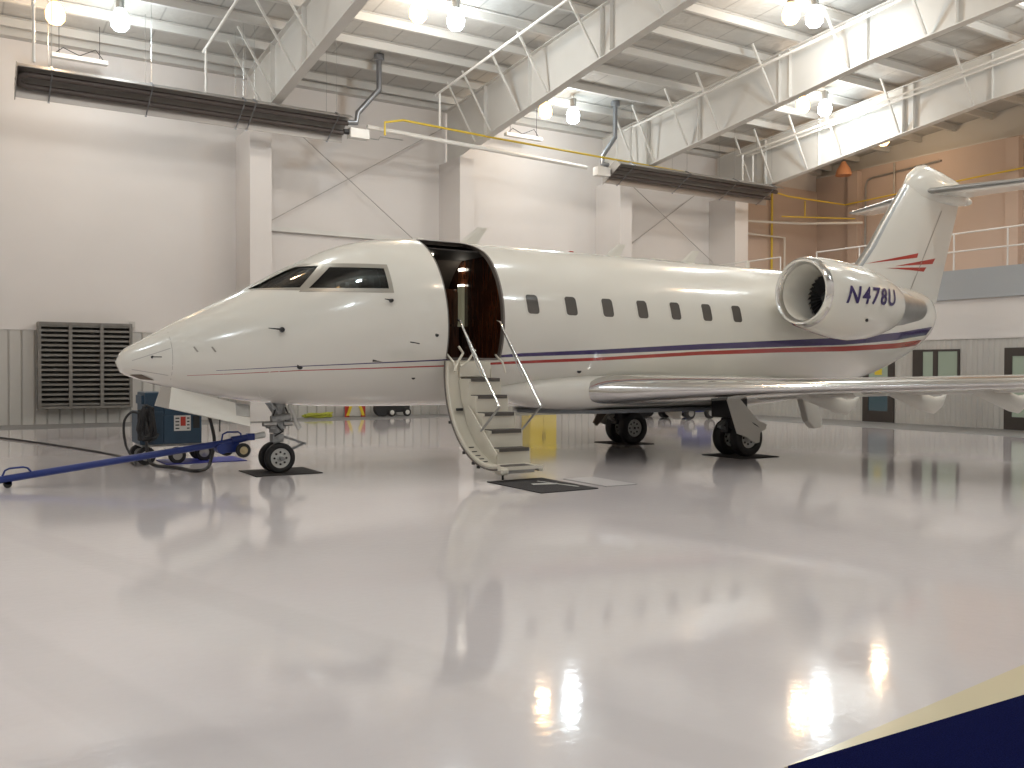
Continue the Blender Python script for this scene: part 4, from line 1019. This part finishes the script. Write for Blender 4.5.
# handrails
for x, nm in ((4.60, 'l'), (5.30, 'r')):
    h = MB().tube([(x, -1.34, 2.30), (x, -1.42, 2.28), (x, -1.50, 2.17), (x, -2.56, 1.03)], .019, 10).build('handrail', M['chrome'], stair, smooth=True)
    MB().tube([(x, -2.56, 1.03), (x, -2.05, .66)], .017, 8).build('lower_arm', M['dull_metal'], h, smooth=True)
    MB().tube([(x, -1.42, 2.26), (x, -2.05, 1.45)], .009, 6).build('inner_cable', M['dull_metal'], h)
# counterbalance links at the hinge
for x in (4.50, 5.36):
    MB().tube([(x, -1.18, 1.78), (x+.02, -1.36, 1.66), (x+.05, -1.40, 1.50)], .016, 8).build('hinge_arm', M['cream'], stair, smooth=True)
MB().tube([(4.72, -1.15, 1.90), (4.74, -1.25, 1.80), (4.60, -1.34, 1.66), (4.50, -1.42, 1.52)], .02, 8).build('hinge_arm', M['cream'], stair, smooth=True)
MB().tube([(4.98, -1.2, 1.85), (4.80, -1.30, 1.68), (4.62, -1.38, 1.60)], .016, 8).build('hinge_arm', M['cream'], stair, smooth=True)

# ------------------------------------------------------------------ things on the floor
def floor_mat_obj(x0, x1, y0, y1, m, label, name='floor_mat', cat='mat', h=.012, skew=0):
    return tag(MB().prism([(x0, y0), (x1, y0), (x1+skew, y1), (x0+skew, y1)], 'z', .001, h).build(name, M[m], bevel=.003), label, cat)
o = floor_mat_obj(4.34, 5.24, -4.0, -2.66, 'mat_black', 'black doormat with faint white marks at the foot of the airstair', 'doormat')
MB().bar((4.7, -3.25, .014), (5.05, -3.35, .014), .10, .004).build('worn_mark', M['hub'], o)
MB().bar((4.95, -3.0, .014), (5.1, -3.75, .014), .03, .004).build('worn_mark', M['hub'], o)
o = tag(MB().box(5.45, 5.97, -3.9, -2.9, .001, .006).build('floor_hatch', M['floor_dull'], bevel=.001), 'flush grey floor hatch outlined beside the black doormat', 'floor hatch')
M['floor_plain'] = mat('hatch_grey', (.74, .71, .72), .2)
MB().box(5.47, 5.95, -3.88, -2.92, .006, .008).build('hatch_plate', M['floor_plain'], o)
floor_mat_obj(1.80, 2.80, -.45, .45, 'mat_black', 'black square mat under the nose wheels')
floor_mat_obj(9.78, 10.70, -2.15, -1.15, 'mat_black', 'black square mat under the near main wheels')
floor_mat_obj(9.85, 10.65, 1.17, 2.2, 'mat_black', 'black square mat under the far main wheels')
floor_mat_obj(1.05, 2.35, 1.95, 2.8, 'mat_blue', 'bright blue drip mat beneath the blue power cart')
# carpet at the lower right corner
c = tag(MB().prism([(.775, -11.066), (2.36, -11.116), (6.0, -11.23), (6.0, -14), (-1.2, -14)], 'z', .001, .012).build('carpet', M['carpet_pile']), 'navy blue carpet at the lower right corner of the photo', 'carpet')
tag(MB().prism([(.765, -11.055), (6.0, -11.224), (6.0, -10.56), (2.83, -10.854)], 'z', .0005, .004).build('floor_marking', M['cream_paint']), 'cream painted wedge on the floor along the blue carpet edge', 'floor marking')

# tow bar
tb = empty('tow_bar', (.2, 0, .0), 'long blue tow bar hitched to the nose wheel', 'tow bar')
MB().tube([(-2.6, 0, -.02+.08), (-1.385, 0, .11), (1.45, 0, .47), (1.62, 0, .50)], .048, 14).build('bar', M['bar_blue'], tb, smooth=True)
MB().tube([(1.58, 0, .50), (1.86, 0, .55)], [.065, .045], 12).box(1.80, 1.90, -.05, .05, .50, .60).build('hitch_head', M['bar_blue'], tb, smooth=True)
MB().tube([(1.9, 0, .55), (2.06, 0, .575)], [.042, .05], 12).build('shear_pin_fitting', M['hub'], tb, smooth=True)
MB().box(1.44, 1.68, -.04, .04, .33, .47).build('wheel_bracket', M['bar_blue'], tb, bevel=.01)
def small_wheel(c, r, w, m1, m2, parent, nm='wheel', ax='y'):
    o = MB().lathe(c, [(-w/2, r*.5), (-w/2, r*.9), (-w*.3, r), (w*.3, r), (w/2, r*.9), (w/2, r*.5)], ax, 20, caps=True).build(nm, M[m1], parent, smooth=True)
    MB().lathe(c, [(-w/2-.008, .001), (-w/2-.008, r*.25), (-w/2-.004, r*.3), (-w/2-.004, r*.55), (w/2+.004, r*.55), (w/2+.008, r*.25), (w/2+.008, .001)], ax, 16).build('wheel_hub', M[m2], o, smooth=True)
small_wheel((1.69, -.19, .37), .105, .07, 'rubber', 'tan', tb); small_wheel((1.55, .19, .37), .105, .07, 'rubber', 'tan', tb)
MB().tube([(1.69, -.19, .37), (1.62, 0, .37), (1.55, .19, .37)], .02, 8).build('axle', M['bar_blue'], tb)
MB().lathe((1.42, 0, .40), [(-.1, .08), (.1, .08)], 'y', 16, caps=True).build('spring_drum', M['bar_blue'], tb, smooth=True)
MB().tube([(1.42, -.03, .50), (1.44, -.03, .60), (1.5, -.03, .63), (1.66, -.03, .63), (1.70, -.03, .60), (1.70, -.03, .53)], .013, 8).build('lift_handle', M['bar_blue'], tb, smooth=True)
MB().tube([(-1.36, -.03, .16), (-1.33, -.03, .23), (-1.28, -.03, .255), (-1.12, -.03, .265), (-1.07, -.03, .25), (-1.03, -.03, .20)], .013, 8).build('lift_handle', M['bar_blue'], tb, smooth=True)
MB().box(-1.33, -1.25, -.03, .03, .045, .09).build('foot_bracket', M['bar_blue'], tb); MB().lathe((-1.30, 0, .05), [(-.03, .05), (.03, .05)], 'y', 14, caps=True).build('castor', M['rubber'], tb, smooth=True)

# ground power cart
gp = empty('ground_power_cart', (1.25, 2.3, 0), 'blue wheeled ground power unit under the nose with cables', 'power cart')
MB().box(.66, 1.02, 2.0, 2.75, .33, .86).box(1.02, 1.62, 2.0, 2.75, .33, .80).build('body', M['blue'], gp, bevel=.015)
MB().box(.74, 1.04, 2.02, 2.7, .80, 1.17).build('rear_housing', M['blue'], gp, bevel=.015)
MB().box(.70, .74, 2.1, 2.6, .98, 1.12).build('side_lug', M['blue'], gp)
MB().prism([(1.04, .80), (1.04, .96), (1.35, .88), (1.62, .80)], 'y', 2.0, 2.75).build('sloping_cover', M['blue'], gp)
pn = MB().box(1.18, 1.44, 1.985, 1.998, .54, .79).build('control_panel', M['hub'], gp)
MB().box(1.28, 1.36, 1.98, 1.986, .62, .77).build('red_control', M['red'], pn)
mb = MB()
for k in range(4):
    mb.box(1.20, 1.26, 1.98, 1.986, .57+.055*k, .59+.055*k); mb.box(1.38, 1.42, 1.98, 1.986, .57+.055*k, .59+.055*k)
mb.build('gauges', M['black'], pn)
MB().box(1.48, 1.58, 1.985, 1.998, .58, .78).build('dark_socket', M['black'], gp)
MB().box(.70, 1.66, 2.05, 2.7, .29, .33).build('chassis', M['strut'], gp)
for c_ in ((.76, 2.06, .15), (1.24, 2.06, .14), (1.72, 2.3, .15), (.76, 2.68, .15), (1.72, 2.68, .15)): small_wheel(c_, c_[2]-.002, .09, 'rubber', 'dull_metal', gp)
cc_ = []
for k in range(60):
    t = 2*PI*k/12; cc_.append((.70+.012*k/6+.13*math.cos(t)*(.7+.3*math.sin(k)), 1.93+.02*math.sin(k*1.7), .68+.26*math.sin(t)+.04*math.cos(k*.9)))
coil = MB().tube(cc_, .026, 8).build('coiled_cable', M['black'], gp, smooth=True)
MB().box(.62, .86, 1.96, 2.0, .40, .90).build('cable_bracket', M['black'], gp, bevel=.02)
def smooth_path(P, n=8):
    out = []
    P = [Vector(p) for p in P]
    for i in range(len(P)-1):
        p0, p1, p2, p3 = P[max(i-1, 0)], P[i], P[i+1], P[min(i+2, len(P)-1)]
        for k in range(n):
            t = k/n; out.append(.5*((2*p1)+(-p0+p2)*t+(2*p0-5*p1+4*p2-p3)*t*t+(-p0+3*p1-3*p2+p3)*t**3))
    out.append(P[-1]); return out
tag(MB().tube(smooth_path([(.62, 1.9, .85), (.50, 1.85, .86), (.40, 1.85, .70), (.42, 1.8, .35), (.56, 1.85, .06), (.62, 3.6, .02), (.2, 5.6, .02), (-.5, 8.2, .02), (-1.2, 10.2, .02), (-2.5, 12.0, .02)]), .020, 8).build('supply_cable', M['black'], smooth=True), 'thin black supply cable crossing the floor to the left edge', 'cable')
tag(MB().tube(smooth_path([(.74, 1.90, .40), (.76, 1.86, .12), (.82, 1.7, .03), (1.0, 1.25, .03), (1.08, .95, .03), (1.18, .55, .03), (1.40, .75, .04), (1.50, .9, .16), (1.55, .9, .45), (1.48, .9, .80), (1.35, .6, 1.05)]), .026, 8).build('power_cable', M['black'], smooth=True), 'thick black power cable looping on the floor up to the nose', 'cable')

# things by the back wall
c = empty('safety_cabinet', (16.55, 14.4, 0), 'tall yellow safety cabinet at the back wall, mirrored in the floor behind the airstair', 'cabinet')
MB().box(15.97, 17.15, 14.15, 14.7, .05, 1.70).build('body', M['yellow'], c, bevel=.01)
for a, b in ((16.0, 16.55), (16.57, 17.12)):
    d = MB().box(a, b, 14.12, 14.15, .1, 1.66).build('door', M['yellow'], c, bevel=.006)
    MB().box((16.5 if a < 16.3 else 16.6), (16.53 if a < 16.3 else 16.63), 14.08, 14.12, .8, 1.0).build('handle', M['black'], d)
MB().box(16.0, 17.12, 14.2, 14.65, 0, .05).build('plinth', M['black'], c)
mb = MB(); rr_ = random.Random(3)
pts = [(7.6+.95*rr_.random(), 14.05+.4*rr_.random(), .03+.13*rr_.random()) for k in range(34)]
tag(MB().tube(smooth_path(pts, 4), .028, 6).build('strap_heap', M['green_y'], smooth=True), 'loose heap of yellow green straps by the back wall behind the nose gear', 'straps')
c = empty('folding_barrier', (9.3, 14.3, 0), 'small red and yellow striped folding barrier at the back wall', 'barrier')
for x0, x1, m_ in ((8.97, 9.12, 'red'), (9.52, 9.67, 'red')): MB().prism([(x0, 0.003), (x1, .003), (x1, .52), (x0, .52)], 'y', 14.26, 14.30).build('side_panel', M[m_], c)
MB().prism([(9.0, .05), (9.1, .05), (9.25, .46), (9.15, .46)], 'y', 14.23, 14.25).build('yellow_stripe', M['yellow'], c); MB().prism([(9.64, .05), (9.54, .05), (9.39, .46), (9.49, .46)], 'y', 14.23, 14.25).build('yellow_stripe', M['yellow'], c)
MB().box(9.1, 9.54, 14.27, 14.29, .05, .5).build('grey_panel', M['liner'], c)
c = empty('wheeled_dolly', (10.6, 14.2, 0), 'low black dolly with white hubbed wheels at the back wall', 'dolly')
MB().box(10.1, 11.15, 14.0, 14.5, .14, .42).build('deck', M['black'], c, bevel=.03)
MB().lathe((10.15, 14.05, .27), [(-.1, .26), (.1, .26)], 'y', 20, caps=True).build('reel', M['black'], c, smooth=True)
for x in (10.45, 11.0): small_wheel((x, 13.92, .14), .138, .08, 'rubber', 'hub', c)
# small blue tug behind the main gear
c = empty('aircraft_tug', (18.0, 8.3, 0), 'small blue tug parked behind the main wheels, seen under the wing', 'tug')
MB().box(17.6, 18.9, 7.9, 8.9, .22, .58).build('chassis', M['bar_blue'], c, bevel=.04)
MB().box(16.9, 17.6, 8.1, 8.9, .25, .5).build('nose', M['lin'], c, bevel=.04)
MB().box(18.0, 18.2, 7.885, 7.9, .34, .5).build('label_plate', M['hub'], c)
MB().box(18.4, 18.9, 7.95, 8.85, .58, .9).build('seat_box', M['bar_blue'], c, bevel=.04)
for x in (17.85, 18.7): small_wheel((x, 7.85, .2), .198, .14, 'rubber', 'dull_metal', c)
for x in (17.85, 18.7): small_wheel((x, 8.95, .2), .198, .14, 'rubber', 'dull_metal', c)
c = empty('equipment_cart', (17.2, 9.4, 0), 'low dark cart with a black wheel left of the blue tug', 'cart')
MB().box(16.9, 18.0, 9.2, 9.8, .32, .46).build('deck', M['strut'], c, bevel=.02)
for x in (17.1, 17.9): small_wheel((x, 9.15, .2), .198, .1, 'rubber', 'black', c)
for x in (17.1, 17.9): small_wheel((x, 9.85, .2), .198, .1, 'rubber', 'black', c)
